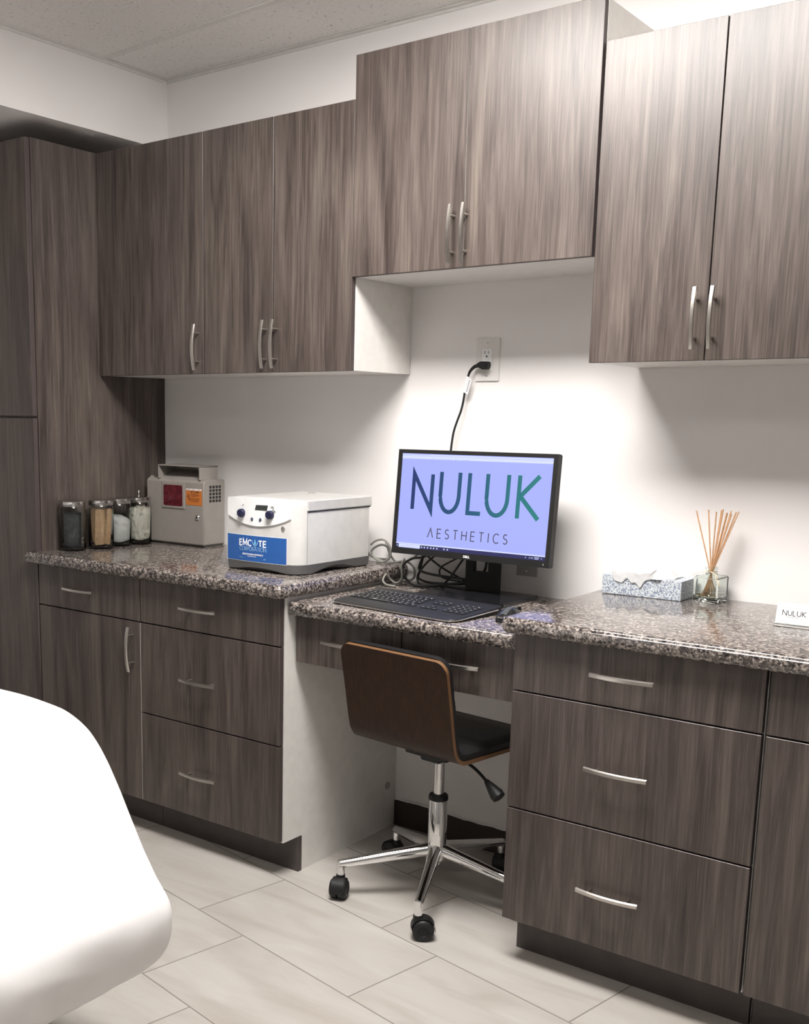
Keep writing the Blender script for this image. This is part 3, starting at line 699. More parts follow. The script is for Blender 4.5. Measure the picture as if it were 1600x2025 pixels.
def mouse_shell(zmin, zmax, k, ridge):
    bm = bmesh.new(); nu, nv = 24, 16; rings = []
    for i in range(nu + 1):
        u = -1 + 2 * i / nu; y = u * .056 * k
        hw_ = .031 * k * math.sqrt(max(0, 1 - abs(u) ** 3.2)) * (1 - .10 * math.exp(-(u / .3) ** 2))
        top = (.016 + .021 * math.exp(-((u + .1) / .62) ** 2)) * math.sqrt(max(0, 1 - abs(u) ** 6)) 
        ring = []
        for j in range(nv + 1):
            a = PI * j / nv; ring.append(bm.verts.new((math.cos(a) * hw_, y, zmin + (top * k - zmin) * math.sin(a) ** .7 if hw_ > 0 else zmin)))
        rings.append(ring)
    for A, Bq in zip(rings, rings[1:]):
        for j in range(nv): bm.faces.new((A[j], A[j+1], Bq[j+1], Bq[j]))
    bmesh.ops.remove_doubles(bm, verts=bm.verts[:], dist=1e-5)
    bmesh.ops.holes_fill(bm, edges=bm.edges[:])
    return bm
obj('body', mouse_shell(0, 1, 1, 0), BLACK2, ms, local=True, smooth=True, ang=60)
bm = mouse_shell(.004, 1, 1, 0)
for v in bm.verts: v.co.z += .0012; v.co.x *= .62
bmesh.ops.delete(bm, geom=[v for v in bm.verts if v.co.z < .012 or v.co.y < -.046 or v.co.y > .05], context='VERTS')
obj('top_shell', bm, MOUSEG, ms, local=True, smooth=True)
bm = bmesh.new(); cyl(bm, (-.003, .030, .026), (.003, .030, .026), .009, n=20); obj('scroll_wheel', bm, BLACK, ms, local=True, smooth=True)
bm = B(-.009, .009, -.0552, -.0540, .012, .0165, bev=.001); obj('logo_patch', bm, CHROME, ms, local=True)

# ------------------------------------------------------------------ centrifuge
cf_ = thing('centrifuge', 'white and grey benchtop centrifuge with blue front label, on the left countertop', 'centrifuge', (.91, -.29, .914))
X0, X1, Y0, Y1 = .765, 1.062, -.482, -.100
def cplan(ins=0.0, bow=0.010):
    P = []
    n = 12
    for i in range(n + 1):   # bowed front from left to right
        t_ = i / n; x = X0 + .006 + (X1 - .040 - X0 - .006) * t_; P.append((x, Y0 + .008 - bow * math.sin(PI * t_)))
    P += [(X1 - .026, Y0 + .013), (X1 - .013, Y0 + .024), (X1 - .004, Y0 + .038), (X1, Y0 + .052)]
    P += [(X1, Y1 - .01), (X1 - .01, Y1), (X0 + .01, Y1), (X0, Y1 - .01), (X0, Y0 + .018)]
    cx, cy = (X0 + X1) / 2, (Y0 + Y1) / 2
    return [(cx + (p[0] - cx) * (1 - ins / .15), cy + (p[1] - cy) * (1 - ins / .19)) for p in P]
def loft(levels):
    bm = bmesh.new(); R = [[bm.verts.new((p[0], p[1], z)) for p in cplan(i_)] for z, i_ in levels]
    for A, Bq in zip(R, R[1:]):
        n = len(A)
        for j in range(n): bm.faces.new((A[j], A[(j+1) % n], Bq[(j+1) % n], Bq[j]))
    bm.faces.new(R[0][::-1]); bm.faces.new(R[-1]); return bm
obj('housing', loft([(.9455, 0.001), (1.128, 0.001), (1.134, .002), (1.1385, .006), (1.1405, .012)]), OFFW, cf_, smooth=True, ang=35)
# base with arches between the feet
bm = bmesh.new(); P = cplan(-.0015)
def arch(p):
    # lower edge rises between the corners
    x, y = p; fx = (x - X0) / (X1 - X0); fy = (y - Y0) / (Y1 - Y0)
    on_side = (x > X1 - .02 or x < X0 + .02); a = 0
    if on_side and .2 < fy < .8: a = .016 * math.sin(PI * (fy - .2) / .6)
    if y < Y0 + .03 and .12 < fx < .82: a = .010 * math.sin(PI * (fx - .12) / .7)
    return a
Q = []
for i in range(len(P)):
    a, b = Vector(P[i]), Vector(P[(i+1) % len(P)]); k = max(1, int((b - a).length / .012))
    for j in range(k): Q.append(a + (b - a) * j / k)
cxy = Vector(((X0 + X1) / 2, (Y0 + Y1) / 2))
R0 = [bm.verts.new((q.x, q.y, .9460)) for q in Q]; 
R1 = [bm.verts.new((cxy.x + (q.x - cxy.x) * .985, cxy.y + (q.y - cxy.y) * .985, .918 + arch(q))) for q in Q]
R2 = [bm.verts.new((cxy.x + (q.x - cxy.x) * .95, cxy.y + (q.y - cxy.y) * .95, .9145 + arch(q))) for q in Q]
n = len(Q)
for A, Bq in ((R0, R1), (R1, R2)):
    for j in range(n): bm.faces.new((A[j], A[(j+1) % n], Bq[(j+1) % n], Bq[j]))
bm.faces.new(R0[::-1]); bm.faces.new(R2)
obj('base', bm, DGREY, cf_, smooth=True, ang=35)
# lid with rear part, slightly proud
bm = B(X0 + .003, X1 + .0016, Y0 + .0465, Y1 + .001, 1.110, 1.1425, bev=.003, seg=3); obj('lid', bm, OFFW, cf_)
bm = bmesh.new(); box(bm, X1 - .0005, X1 + .0008, Y0 + .0465, Y1 - .006, 1.1070, 1.1098); obj('lid_gap', bm, INK, cf_)
bm = bmesh.new(); box(bm, X1 - .0003, X1 + .0004, Y0 + .0460, Y0 + .0468, .947, 1.107); obj('side_seam', bm, METALPL, cf_)
bm = bmesh.new(); lathe(bm, [(0, .0022), (.012, .0022), (.013, 0)], (.86, -.16, 1.1425), n=24); obj('lid_viewport', bm, METALPL, cf_, smooth=True)
# white control panel: lens shape following the bowed front
def fy(x):
    t_ = (x - X0 - .006) / (X1 - .046 - X0); t_ = min(1, max(0, t_)); return Y0 + .008 - .010 * math.sin(PI * t_)
bm = bmesh.new(); n = 28; Tv, Bv_ = [], []
xa, xb = X0 + .007, X1 - .034
for i in range(n + 1):
    t_ = i / n; x = xa + (xb - xa) * t_; zt_ = 1.1405 + .004 * math.sin(PI * t_); zl = 1.088 - .030 * math.sin(PI * t_) ** .8
    y = fy(x) - .0035
    Tv.append((bm.verts.new((x, y, zt_)), bm.verts.new((x, y + .030, zt_ + .001)))); Bv_.append((bm.verts.new((x, y, zl)), bm.verts.new((x, y + .004, zl - .003))))
for i in range(n):
    bm.faces.new((Bv_[i][0], Bv_[i+1][0], Tv[i+1][0], Tv[i][0])); bm.faces.new((Tv[i][0], Tv[i+1][0], Tv[i+1][1], Tv[i][1])); bm.faces.new((Bv_[i][1], Bv_[i+1][1], Bv_[i+1][0], Bv_[i][0]))
for i in (0, n): bm.faces.new((Bv_[i][0], Tv[i][0], Tv[i][1], Bv_[i][1]))
cp = obj('control_panel', bm, PUREW, cf_, smooth=True, ang=35)
for x, z in ((.8405, 1.0955), (.957, 1.0965)):
    bm = bmesh.new(); y = fy(x) - .003; n = 36
    def kp(r, h_):
        return [bm.verts.new((x + math.cos(2*PI*i/n) * r * (1 - .05 * (0.5 + .5 * math.cos(6 * 2*PI*i/n))), y - h_, z + math.sin(2*PI*i/n) * r * (1 - .05 * (0.5 + .5 * math.cos(6 * 2*PI*i/n))))) for i in range(n)]
    R = [kp(.0135, 0), kp(.0130, .012), kp(.0115, .0145)]
    for A, Bq in zip(R, R[1:]):
        for j in range(n): bm.faces.new((A[j], A[(j+1) % n], Bq[(j+1) % n], Bq[j]))
    bm.faces.new(R[0][::-1]); bm.faces.new(R[-1])
    obj('knob', bm, NAVY, cp, smooth=True, ang=50)
for x, s in ((.8825, 'A'), (.9165, 'B')):
    bm = bmesh.new(); y = fy(x) - .0034; lathe(bm, [(0, .0022), (.0042, .0022), (.0052, .0012), (.0052, 0)], (x, y, 1.0785), (0, -1, 0), 24); b_ = obj('button', bm, NAVY, cp, smooth=True)
    bm = bmesh.new(); box(bm, x - .0024, x + .0024, y - .0026, y - .0021, 1.0778, 1.0792); obj('button_mark', bm, PALEB, cp)
bm = bmesh.new(); prism(bm, [(.8945, 1.1075), (.9425, 1.1085), (.9465, 1.1245), (.8990, 1.1235)], 'y', fy(.92) - .0042, fy(.92)); obj('display', bm, LCD, cp)
bm = bmesh.new()
for cx in (.8405, .957):
    y = fy(cx) - .0036
    ribbon(bm, arc(cx, 1.0955, .0190, .0190, 70, 32, 8), .0013, y=y); ribbon(bm, [(cx + .0005, 1.1215), (cx + .011, 1.1215)], .0016, y=y); ribbon(bm, [(cx - .004, 1.1175), (cx + .0145, 1.1175)], .0008, y=y)
    ribbon(bm, [(cx + .014, 1.1085), (cx + .0185, 1.1055)], .0030, y=y)
obj('panel_print', bm, GREYINK, cp)
bm = bmesh.new(); lathe(bm, [(0, .002), (.0035, .002), (.0036, .0012), (.0050, .0012), (.0051, .0030), (.0068, .0030), (.0075, 0)], (1.000, fy(1.0) + .001, 1.0565), (0, -1, 0), 28); obj('lid_lock', bm, STEEL, cf_, smooth=True)
# blue label follows the front
bm = bmesh.new(); n = 20
la, lb_ = X0 + .004, 1.0165
def strip(bm, xa, xb, z0, z1, off):
    R = []
    for i in range(n + 1):
        x = xa + (xb - xa) * i / n; R.append((bm.verts.new((x, fy(x) - off, z0)), bm.verts.new((x, fy(x) - off, z1))))
    for i in range(n): bm.faces.new((R[i][0], R[i+1][0], R[i+1][1], R[i][1]))
strip(bm, la, lb_, .9445, 1.0285, .0022)
lab = obj('label_backing', bm, LTEXT, cf_)
bm = bmesh.new(); strip(bm, la + .0015, lb_ - .0015, .9460, 1.0268, .0026); lab = obj('front_label', bm, BLUE, cf_, label='blue company label')
def warp(bm, off):
    for v in bm.verts: v.co.y = fy(v.co.x) - off + v.co.y
L0, L1 = .8285, .9395; LW = L1 - L0
for s_, ua, ub in (('EMC', L0, L0 + LW * .46), ('TE', L0 + LW * .735, L1)):
    bm = bmesh.new(); text_strokes(bm, s_, ua, ub, .9945, 1.0125, .0038, gap=.28); warp(bm, .0029); obj('company_name', bm, LTEXT, lab)
bm = bmesh.new(); cx = L0 + LW * .6
prism(bm, [(cx + p[0] * .0032, 1.0035 + p[1] * .0112) for p in ((0, 1.25), (.3, .85), (.75, .35), (.95, -.05), (.7, -.35), (.3, -.5), (0, -.53), (-.3, -.5), (-.7, -.35), (-.95, -.05), (-.75, .35), (-.3, .85))], 'y', -.0004, 0)
warp(bm, .0029); obj('drop_mark', bm, DROP, lab)
bm = bmesh.new()
for s in (-1, 1):
    ribbon(bm, [(cx + s * .0125, 1.0130), (cx + s * .0105, 1.0050), (cx + s * .0060, .9985), (cx + s * .0015, .9945), (cx + s * .0012, .9905)], .0012)
    ribbon(bm, [(cx + s * .0095, 1.0060), (cx + s * .0065, 1.0010), (cx + s * .0035, .9975)], .0009)
warp(bm, .0029); obj('hands_mark', bm, PALEB, lab)
bm = bmesh.new(); text_strokes(bm, 'CORPORATION', L0, L1, .9790, .9905, .0011, gap=.16); warp(bm, .0029); obj('company_subtitle', bm, PALEB, lab)
tx_ = txt('product_line', 'EXECUTIVE SERIES CENTRIFUGE II', .0070, LTEXT, lab, (0, 0, 0), (PI/2, 0, 0), bold=.00012, sx=.82)
inv = mat_of(cf_).inverted()
for v in tx_.data.vertices:
    wx = (L0 + L1) / 2 + v.co.x; v.co = inv @ Vector((wx, fy(wx) - .0031 + v.co.y, .9655 + v.co.z))
bm = bmesh.new()
ribbon(bm, [(L0 + .035, .9615), (L1 - .04, .9615)], .0014); warp(bm, .0029); obj('small_print', bm, LTEXT, lab)
bm = bmesh.new(); ribbon(bm, [(L0 - .002, .9570), (L1, .9570)], .0009); ribbon(bm, [(L0 + .006, .9545), (L1 - .002, .9545)], .0009); warp(bm, .0029); obj('fine_print', bm, PALEB, lab)

# ------------------------------------------------------------------ sharps container
sh = thing('sharps_container', 'beige locked sharps disposal cabinet with red window, behind the jars', 'sharps container', (.19, -.085, .914))
bm = bmesh.new(); prism(bm, [(-.030, .921), (-.138, .921), (-.141, .925), (-.141, 1.150), (-.135, 1.158), (-.128, 1.161), (-.034, 1.161), (-.028, 1.156), (-.028, .925)], 'x', .040, .343)
bmesh.ops.bevel(bm, geom=[e for e in bm.edges if abs(e.verts[0].co.x - e.verts[1].co.x) < 1e-6], offset=.004, segments=3, affect='EDGES')
obj('body', bm, GREIGE, sh, smooth=True, ang=30)
bm = bmesh.new(); box(bm, .048, .335, -.128, -.034, .9145, .9215); obj('foot', bm, GREIGE2, sh)
# top chute: open-fronted hopper
bm = bmesh.new(); xa, xb = .1045, .3225
box(bm, xa, xb, -.050, -.046, 1.160, 1.212); box(bm, xa, xb, -.142, -.046, 1.208, 1.212)
for x in (xa, xb - .004): prism(bm, [(-.142, 1.161), (-.050, 1.161), (-.050, 1.210), (-.142, 1.210)], 'x', x, x + .004)
obj('chute', bm, GREIGE, sh)
bm = bmesh.new(); prism(bm, [(-.128, 1.161), (-.124, 1.161), (-.065, 1.186), (-.070, 1.188)], 'x', xa + .005, xb - .005); obj('chute_flap', bm, GREIGE, sh)
bm = bmesh.new()
for x, y in ((.050, -.12), (.09, -.06), (.335, -.06)): box(bm, x - .006, x + .006, y - .006, y + .006, 1.158, 1.167, bev=.002)
obj('top_peg', bm, GREIGE, sh)
bm = bmesh.new(); fr = [(.1275, .2450, 1.0515, 1.1480)]
box(bm, .1275, .2450, -.1445, -.1405, 1.0515, 1.1480, bev=.0015); obj('window_frame', bm, GREIGE, sh)
bm = bmesh.new(); prism(bm, rrect(.1365, .2355, 1.0610, 1.1385, .007, 5), 'y', -.1455, -.1440); obj('window', bm, RED, sh, label='dark red translucent window')
bm = bmesh.new(); box(bm, .2515, .3330, -.1420, -.1408, 1.0680, 1.1290); lb2 = obj('warning_label', bm, ORANGE, sh, label='orange biohazard warning label')
bm = bmesh.new(); box(bm, .2530, .3315, -.1425, -.1419, 1.1225, 1.1285); obj('label_header', bm, PAPER, lb2)
bm = bmesh.new(); y = -.1420
for cx, cz in ((.2650, 1.1050), (.2615, 1.0985), (.2685, 1.0985)): ribbon(bm, arc(cx, cz, .0042, .0042, 0, 360, 14), .0011, y=y)
ribbon(bm, arc(.2650, 1.1005, .0022, .0022, 0, 360, 12), .0008, y=y)
ribbon(bm, [(.276, 1.1170), (.285, 1.1170)], .0032, y=y); ribbon(bm, [(.302, 1.1165), (.318, 1.1165)], .0032, y=y); ribbon(bm, [(.285, 1.1175), (.302, 1.1175)], .0014, y=y)
for z, a, b in ((1.1105, .276, .312), (1.1065, .276, .320), (1.1030, .278, .316), (1.0995, .280, .300), (1.0925, .262, .322), (1.0890, .262, .318), (1.0855, .265, .320), (1.0815, .272, .315)): ribbon(bm, [(a, z), (b, z)], .0008, y=y)
for z in (1.1268, 1.1246): 
    for k in range(3): ribbon(bm, [(.256 + k * .026, z), (.274 + k * .026, z)], .0006, y=-.1425)
obj('label_print', bm, INK, lb2)
bm = bmesh.new(); lathe(bm, [(0, .006), (.004, .006), (.0042, .004), (.007, .0055), (.010, .003), (.0115, 0)], (.3095, -.141, 1.0245), (0, -1, 0), 28); obj('lock', bm, CHROME, sh, smooth=True)
bm = bmesh.new()
for i in range(4):
    for j in range(5):
        y = -.1125 + i * .0165; z = 1.0800 + j * .0128
        box(bm, .3428, .3436, y, y + .0115, z, z + .0095)
obj('vent', bm, INK, sh)

# ------------------------------------------------------------------ glass jars
def jar(name_lab, x, y, r=.0465, hh=.157, knob=False):
    z = .9142
    t = thing('glass_jar', name_lab, 'jar', (x, y, z), group='glass jars with steel lids on the left countertop')
    bm = bmesh.new(); ri = r - .0015
    lathe(bm, [(0, .0), (r - .006, 0), (r - .001, .003), (r, .008), (r, hh - .008), (r - .001, hh - .004), (r - .003, hh), (ri - .003, hh), (ri - .001, hh - .005), (ri, hh - .009), (ri, .012), (ri - .006, .008), (0, .007)], (0, 0, 0), n=48)
    obj('glass', bm, GLASS, t, local=True, smooth=True, ang=60)
    bm = bmesh.new()
    lathe(bm, [(0, hh + .0005), (r - .002, hh + .0005), (r - .001, hh + .002), (r - .001, hh + .018), (r - .003, hh + .0195), (r - .012, hh + .020), (.012, hh + .0225), (0, hh + .023)], (0, 0, 0), n=48)
    lid = obj('lid', bm, STEEL, t, local=True, smooth=True, ang=40)
    if knob:
        bm = bmesh.new(); lathe(bm, [(.004, hh + .022), (.003, hh + .026), (.0030, hh + .038), (.0045, hh + .040), (.0045, hh + .0445), (0, hh + .046)], n=20); obj('knob', bm, CHROME, lid, local=True, smooth=True)
    return t, r - .004, hh - .012
J = [(.053, -.513), (.080, -.405), (.061, -.303), (.065, -.205)]
t1, ri, hi = jar('glass jar of dark grey packets, nearest the front edge of the counter', *J[0])
for k in range(9):
    bm = bmesh.new(); w_, hgt = random.uniform(.045, .058), random.uniform(.10, .125); N_ = 8
    bx_ = [(-1 + 2 * i / N_) for i in range(N_ + 1)]
    th_ = -.022 + k * .0055; bowk = random.uniform(-.006, .006)
    R = [[bm.verts.new((u * w_ / 2, th_ * .9 + bowk * u * u + .002 * math.sin(5 * v + k), .009 + v * hgt)) for u in bx_] for v in (0, .25, .5, .75, 1)]
    for A, Bq in zip(R, R[1:]):
        for i in range(N_): bm.faces.new((A[i], A[i+1], Bq[i+1], Bq[i]))
    bmesh.ops.solidify(bm, geom=bm.faces[:], thickness=.0012)
    for v in bm.verts:
        d = math.hypot(v.co.x, v.co.y)
        if d > ri - .002: v.co.x *= (ri - .002) / d; v.co.y *= (ri - .002) / d
    bm.transform(Matrix.Rotation(math.radians(38 + random.uniform(-3, 3)), 4, 'Z')); bm.transform(Matrix.Translation((J[0][0], J[0][1], .9142)))
    solo('swab_packet', bm, PACKET, 'dark grey sealed packets standing in the frontmost glass jar', 'packet', (J[0][0], J[0][1], .923), 'packets in the frontmost jar')
t2, ri, hi = jar('glass jar of wooden tongue depressors, second from the counter front', *J[1])
spots = []
for q in range(34):
    a = random.uniform(0, 2 * PI); rr = random.uniform(0, .030); spots.append((rr * math.cos(a), rr * math.sin(a)))
for k, (px, py) in enumerate(spots[:26]):
    bm = bmesh.new(); prism(bm, rrect(-.0088, .0088, 0, .136, .0085, 5), 'y', -.0008, .0008)
    bm.transform(Matrix.Rotation(math.radians(38 + random.uniform(-25, 25)), 4, 'Z') @ Matrix.Rotation(math.radians(random.uniform(-3, 3)), 4, 'Y'))
    bm.transform(Matrix.Translation((J[1][0] + px, J[1][1] + py, .9142 + .009)))
    solo('tongue_depressor', bm, WOODST, 'wooden tongue depressors bundled upright in the second glass jar', 'tongue depressor', (J[1][0] + px, J[1][1] + py, .9232), 'tongue depressors in the second jar')
t3, ri, hi = jar('glass jar of white cotton, third from the counter front, partly behind the depressors', *J[2])
def lump(r, h0, h1, amp, fq, seed, tilt=0.0):
    bm = bmesh.new(); bmesh.ops.create_icosphere(bm, subdivisions=5, radius=1.0)
    for v in bm.verts:
        p = v.co.normalized(); s = Vector((math.copysign(abs(p.x) ** .7, p.x), math.copysign(abs(p.y) ** .7, p.y), math.copysign(abs(p.z) ** .45, p.z)))
        q = Vector((s.x * r, s.y * r, h0 + (s.z + 1) / 2 * (h1 - h0)))
        nz = abs(mnoise.noise(q * fq + Vector((seed, 0, 0)))) * amp * 1.6 - amp * .2
        dd = Vector((p.x, p.y, p.z * (1 if p.z > 0 else .1)))
        q -= dd * nz; q.z += tilt * q.x * (1 if p.z > 0 else 0)
        d = math.hypot(q.x, q.y)
        if d > r: q.x *= r / d; q.y *= r / d
        q.z = max(q.z, h0); v.co = q
    return bm
bm = lump(ri, .0085, .108, .006, 40, 3, -.25); bm.transform(Matrix.Translation((J[2][0], J[2][1], .9142)))
solo('cotton_wad', bm, COTTON, 'white cotton wad filling the third glass jar', 'cotton', (J[2][0], J[2][1], .9225), smooth=True, ang=180)
t4, ri, hi = jar('glass jar of crumpled white gauze with a lid knob, nearest the sharps container', *J[3], knob=True)
bm = lump(ri, .0085, .142, .020, 62, 9, .18); bm.transform(Matrix.Translation((J[3][0], J[3][1], .9142)))
solo('crumpled_gauze', bm, GAUZE, 'crumpled white gauze stuffed in the rear glass jar', 'gauze', (J[3][0], J[3][1], .9225), smooth=True, ang=50)

# ------------------------------------------------------------------ tissue box
tb = thing('tissue_box', 'blue-grey patterned tissue box with white tissues, on the right countertop by the wall', 'tissue box', (1.993, -.068, .914))
bm = bmesh.new(); TX0, TX1, TY0, TY1, TZ = 1.8805, 2.105, -.125, -.012, .9675
box(bm, TX0, TX1, TY0, TY1, .9145, TZ, bev=.0008, seg=1); obj('carton', bm, TBOX, tb)
bm = bmesh.new(); lathe(bm, [(0, .0006), (1, .0006), (1, 0)], (1.99, -.068, TZ), n=40, squash=(.035, .085))
obj('slot_film', bm, PAPER, tb)
bm = bmesh.new(); nu, nv = 40, 16; R = []
for i in range(nu + 1):
    row = []
    for j in range(nv + 1):
        u = i / nu; v = j / nv
        x = 1.905 + .175 * u; fold = mnoise.noise((u * 6.0, v * 2.0, 1.3)) ; f2 = mnoise.noise((u * 13, v * 5, 4.2))
        y = -.115 + .092 * v + .010 * f2
        ht = .026 * math.sin(PI * min(1, max(0, v))) ** .6 * (1.15 - .55 * u) * min(1, u * 6) * min(1, (1 - u) * 6 + .2)
        z = TZ + .001 + max(0, ht * (1 + .7 * fold)) + .004 * abs(f2)
        if v < .5 and .02 < u < .66: # front flap drooping over the edge
            k = (.5 - v) / .5; low = (.016 + .007 * math.sin(u * 17) + .004 * math.sin(u * 41)) * min(1, (u - .02) * 9, (.66 - u) * 7)
            y = TY0 - .0030 - .004 * abs(f2) + max(0, .35 - k) * .11; z = TZ + .012 + .010 * abs(fold) - max(0, k - .3) / .7 * (low + .014)
        row.append(bm.verts.new((x, y, z)))
    R.append(row)
for A, Bq in zip(R, R[1:]):
    for j in range(nv): bm.faces.new((A[j], A[j+1], Bq[j+1], Bq[j]))
bmesh.ops.solidify(bm, geom=bm.faces[:], thickness=.0006)
obj('tissue', bm, TISSUE, tb, smooth=True, ang=60)

# ------------------------------------------------------------------ reed diffuser
rot = math.radians(-5)
rd = thing('reed_diffuser', 'square glass reed diffuser bottle tied with raffia, right of the tissue box', 'reed diffuser', (2.162, -.062, .9142), (0, 0, rot))
def sq_loft(levels, n=6):
    bm = bmesh.new(); R = []
    for z, h_, r_ in levels: R.append([bm.verts.new((p[0], p[1], z)) for p in rrect(-h_, h_, -h_, h_, r_, n)])
    for A, Bq in zip(R, R[1:]):
        m_ = len(A)
        for j in range(m_): bm.faces.new((A[j], A[(j+1) % m_], Bq[(j+1) % m_], Bq[j]))
    bm.faces.new(R[0][::-1]); bm.faces.new(R[-1]); return bm
bh = .0345
bm = sq_loft([(0, bh - .003, .004), (.002, bh, .004), (.0665, bh, .004), (.070, bh - .004, .005), (.0735, .0165, .0155), (.077, .0135, .0132), (.088, .0135, .0132), (.0885, .0165, .016), (.0935, .0165, .016),
              (.0935, .0110, .0108), (.077, .0110, .0108), (.071, .0115, .0110), (.0665, bh - .008, .005), (.064, bh - .0055, .004), (.0135, bh - .0055, .004), (.0105, bh - .010, .004)])
obj('bottle', bm, GREENGL, rd, local=True, smooth=True, ang=30)
bm = sq_loft([(.0108, bh - .0105, .004), (.0137, bh - .0058, .004), (.0235, bh - .0058, .004)]); obj('oil', bm, OIL, rd, local=True, smooth=True, ang=30)
bm = bmesh.new(); ringp = [(math.cos(a) * .0150, math.sin(a) * .0150, .0805 + .001 * math.sin(3 * a)) for a in [i * 2 * PI / 16 for i in range(33)]]
tube(bm, ringp, .0011, 6, 2)
for pts in ([(-.004, -.015, .080), (-.020, -.022, .079), (-.034, -.030, .074), (-.041, -.036, .069)], [(.006, -.014, .081), (.022, -.020, .074), (.034, -.034, .062), (.040, -.036, .048)], [(.004, -.015, .080), (.020, -.026, .077), (.030, -.037, .062), (.036, -.038, .050)]):
    tube(bm, pts, .0009, 6, 6)
obj('raffia_tie', bm, RAFFIA, rd, local=True, smooth=True)
tips = [(2.113, -.075), (2.1435, -.070), (2.1695, -.085), (2.1745, -.060), (2.1835, -.075), (2.1890, -.055), (2.1950, -.080), (2.2000, -.060), (2.2060, -.075), (2.2100, -.050), (2.2225, -.070)]
for k, (tx_, ty_) in enumerate(tips):
    q = Vector((tx_, ty_, 1.157 + .004 * math.sin(k * 2.1) + (.004 if 1 < k < 5 else 0)))
    neck = Vector((2.162 + (tx_ - 2.175) * .10, -.062 + (ty_ + .068) * .2, 1.003)); d = (neck - q).normalized(); bot = neck + d * ((.927 - neck.z) / d.z)
    bot.x = max(2.162 - .024, min(2.162 + .024, bot.x)); bot.y = max(-.086, min(-.040, bot.y))
    bm = bmesh.new(); cyl(bm, bot, q, .0019, .0019, n=8)
    lb_k = 'reed stick standing alone at the far left of the diffuser' if k == 0 else ('reed stick second from the left in the diffuser, apart from the bundle' if k == 1 else ('outermost right reed stick leaning away from the diffuser bundle' if k == len(tips) - 1 else 'tan reed sticks bunched together in the diffuser bottle'))
    solo('reed_stick', bm, REED, lb_k, 'reed', bot, 'reeds in the diffuser bottle', smooth=True)

# ------------------------------------------------------------------ card in an acrylic holder
ch = thing('card_holder', 'clear acrylic holder with a white business card at the right edge of the counter', 'card holder', (2.445, -.29, .9142))
bm = bmesh.new(); cx0, cx1 = 2.400, 2.492
prism(bm, [(-.262, .000), (-.318, .000), (-.321, .003), (-.320, .016), (-.3175, .016), (-.3165, .004), (-.291, .004), (-.262, .045), (-.2585, .045), (-.286, .004), (-.262, .004)], 'x', cx0, cx1)
bm.transform(Matrix.Translation((0, 0, .9145))); obj('acrylic_stand', bm, GLASS, ch)
tiltc = math.radians(-14)
for k in range(4):
    yo = k * .0016
    bm = B(cx0 + .001, cx1 - .001, -.0003, .0003, 0, .051); bm.transform(Matrix.Translation((0, -.3120 + yo, .9190)) @ Matrix.Rotation(tiltc, 4, 'X'))
    if k == 0:
        card = solo('business_card', bm, PAPER, 'white business card lettered NULUK at the front of the acrylic holder', 'business card', (2.446, -.312, .919), 'cards in the acrylic holder')
    else: solo('business_card', bm, PAPER, 'plain white business cards tucked behind the lettered one in the holder', 'business card', (2.446, -.312 + yo, .919), 'cards in the acrylic holder')
bm = bmesh.new(); text_strokes(bm, 'NULUK', 2.4150, 2.468, .0215, .0335, .0017, y=-.0003, gap=.28)
ribbon(bm, [(2.424, .0175), (2.452, .0175)], .0005, y=-.0003)
bm.transform(Matrix.Translation((0, -.3120, .9190)) @ Matrix.Rotation(tiltc, 4, 'X')); bm.transform(Matrix.Translation((-2.446, .312, -.919)))
obj('card_lettering', bm, GREYINK, card, local=True)

# ------------------------------------------------------------------ office chair
CX, CY = 1.5415, -.409
chd = math.radians(-6.7)
ch = thing('office_chair', 'armless swivel chair with walnut plywood back and black seat on chrome wheels', 'chair', (CX, CY, 0))
# shell profile in local (forward v, height z); local frame: origin under column, v = forward
hw = .187; SX = Matrix.Translation((.016, 0, 0))
BK = -.024
prof = [(-.228, .776), (-.224, .760), (-.212, .70), (-.200, .64), (-.189, .58), (-.182, .545), (-.174, .520), (-.160, .500), (-.140, .488), (-.115, .484), (-.05, .482), (.05, .480), (.13, .479), (.19, .474), (.215, .466)]
def shell(pr, th, hwf, z_off=0, r=.035, name=None):
    P = smooth_pts([(0, a, b) for a, b in pr], 5); n = len(P); bm = bmesh.new(); nx = 12
    L = [0]
    for a, b in zip(P, P[1:]): L.append(L[-1] + (b - a).length)
    rows = []
    for i, p in enumerate(P):
        t_ = (P[min(i+1, n-1)] - P[max(i-1, 0)]).normalized(); nn = Vector((0, t_.z, -t_.y))   # towards the sitter side
        d = min(L[i], L[-1] - L[i]); ins = r - math.sqrt(max(0, r*r - (r-d)**2)) if d < r else 0
        hh = hwf - ins
        rows.append(([p + Vector((hh * (-1 + 2 * j / nx), 0, 0)) - nn * th * 0 for j in range(nx + 1)], nn))
    A = [[bm.verts.new(q) for q in r_] for r_, nn in rows]; Bq = [[bm.verts.new(q - nn * th) for q in r_] for r_, nn in rows]
    fs = []
    for i in range(n - 1):
        for j in range(nx):
            f1 = bm.faces.new((A[i][j], A[i+1][j], A[i+1][j+1], A[i][j+1])); f2 = bm.faces.new((Bq[i][j+1], Bq[i+1][j+1], Bq[i+1][j], Bq[i][j]))
        e1 = bm.faces.new((A[i][0], Bq[i][0], Bq[i+1][0], A[i+1][0])); e2 = bm.faces.new((A[i+1][nx], Bq[i+1][nx], Bq[i][nx], A[i][nx])); e1.material_index = e2.material_index = 1
    for j in range(nx):
        e1 = bm.faces.new((A[0][j+1], Bq[0][j+1], Bq[0][j], A[0][j])); e2 = bm.faces.new((A[-1][j], Bq[-1][j], Bq[-1][j+1], A[-1][j+1])); e1.material_index = e2.material_index = 1
    return bm
MC = Matrix.Translation((CX, CY, 0)) @ Matrix.Rotation(chd, 4, 'Z')
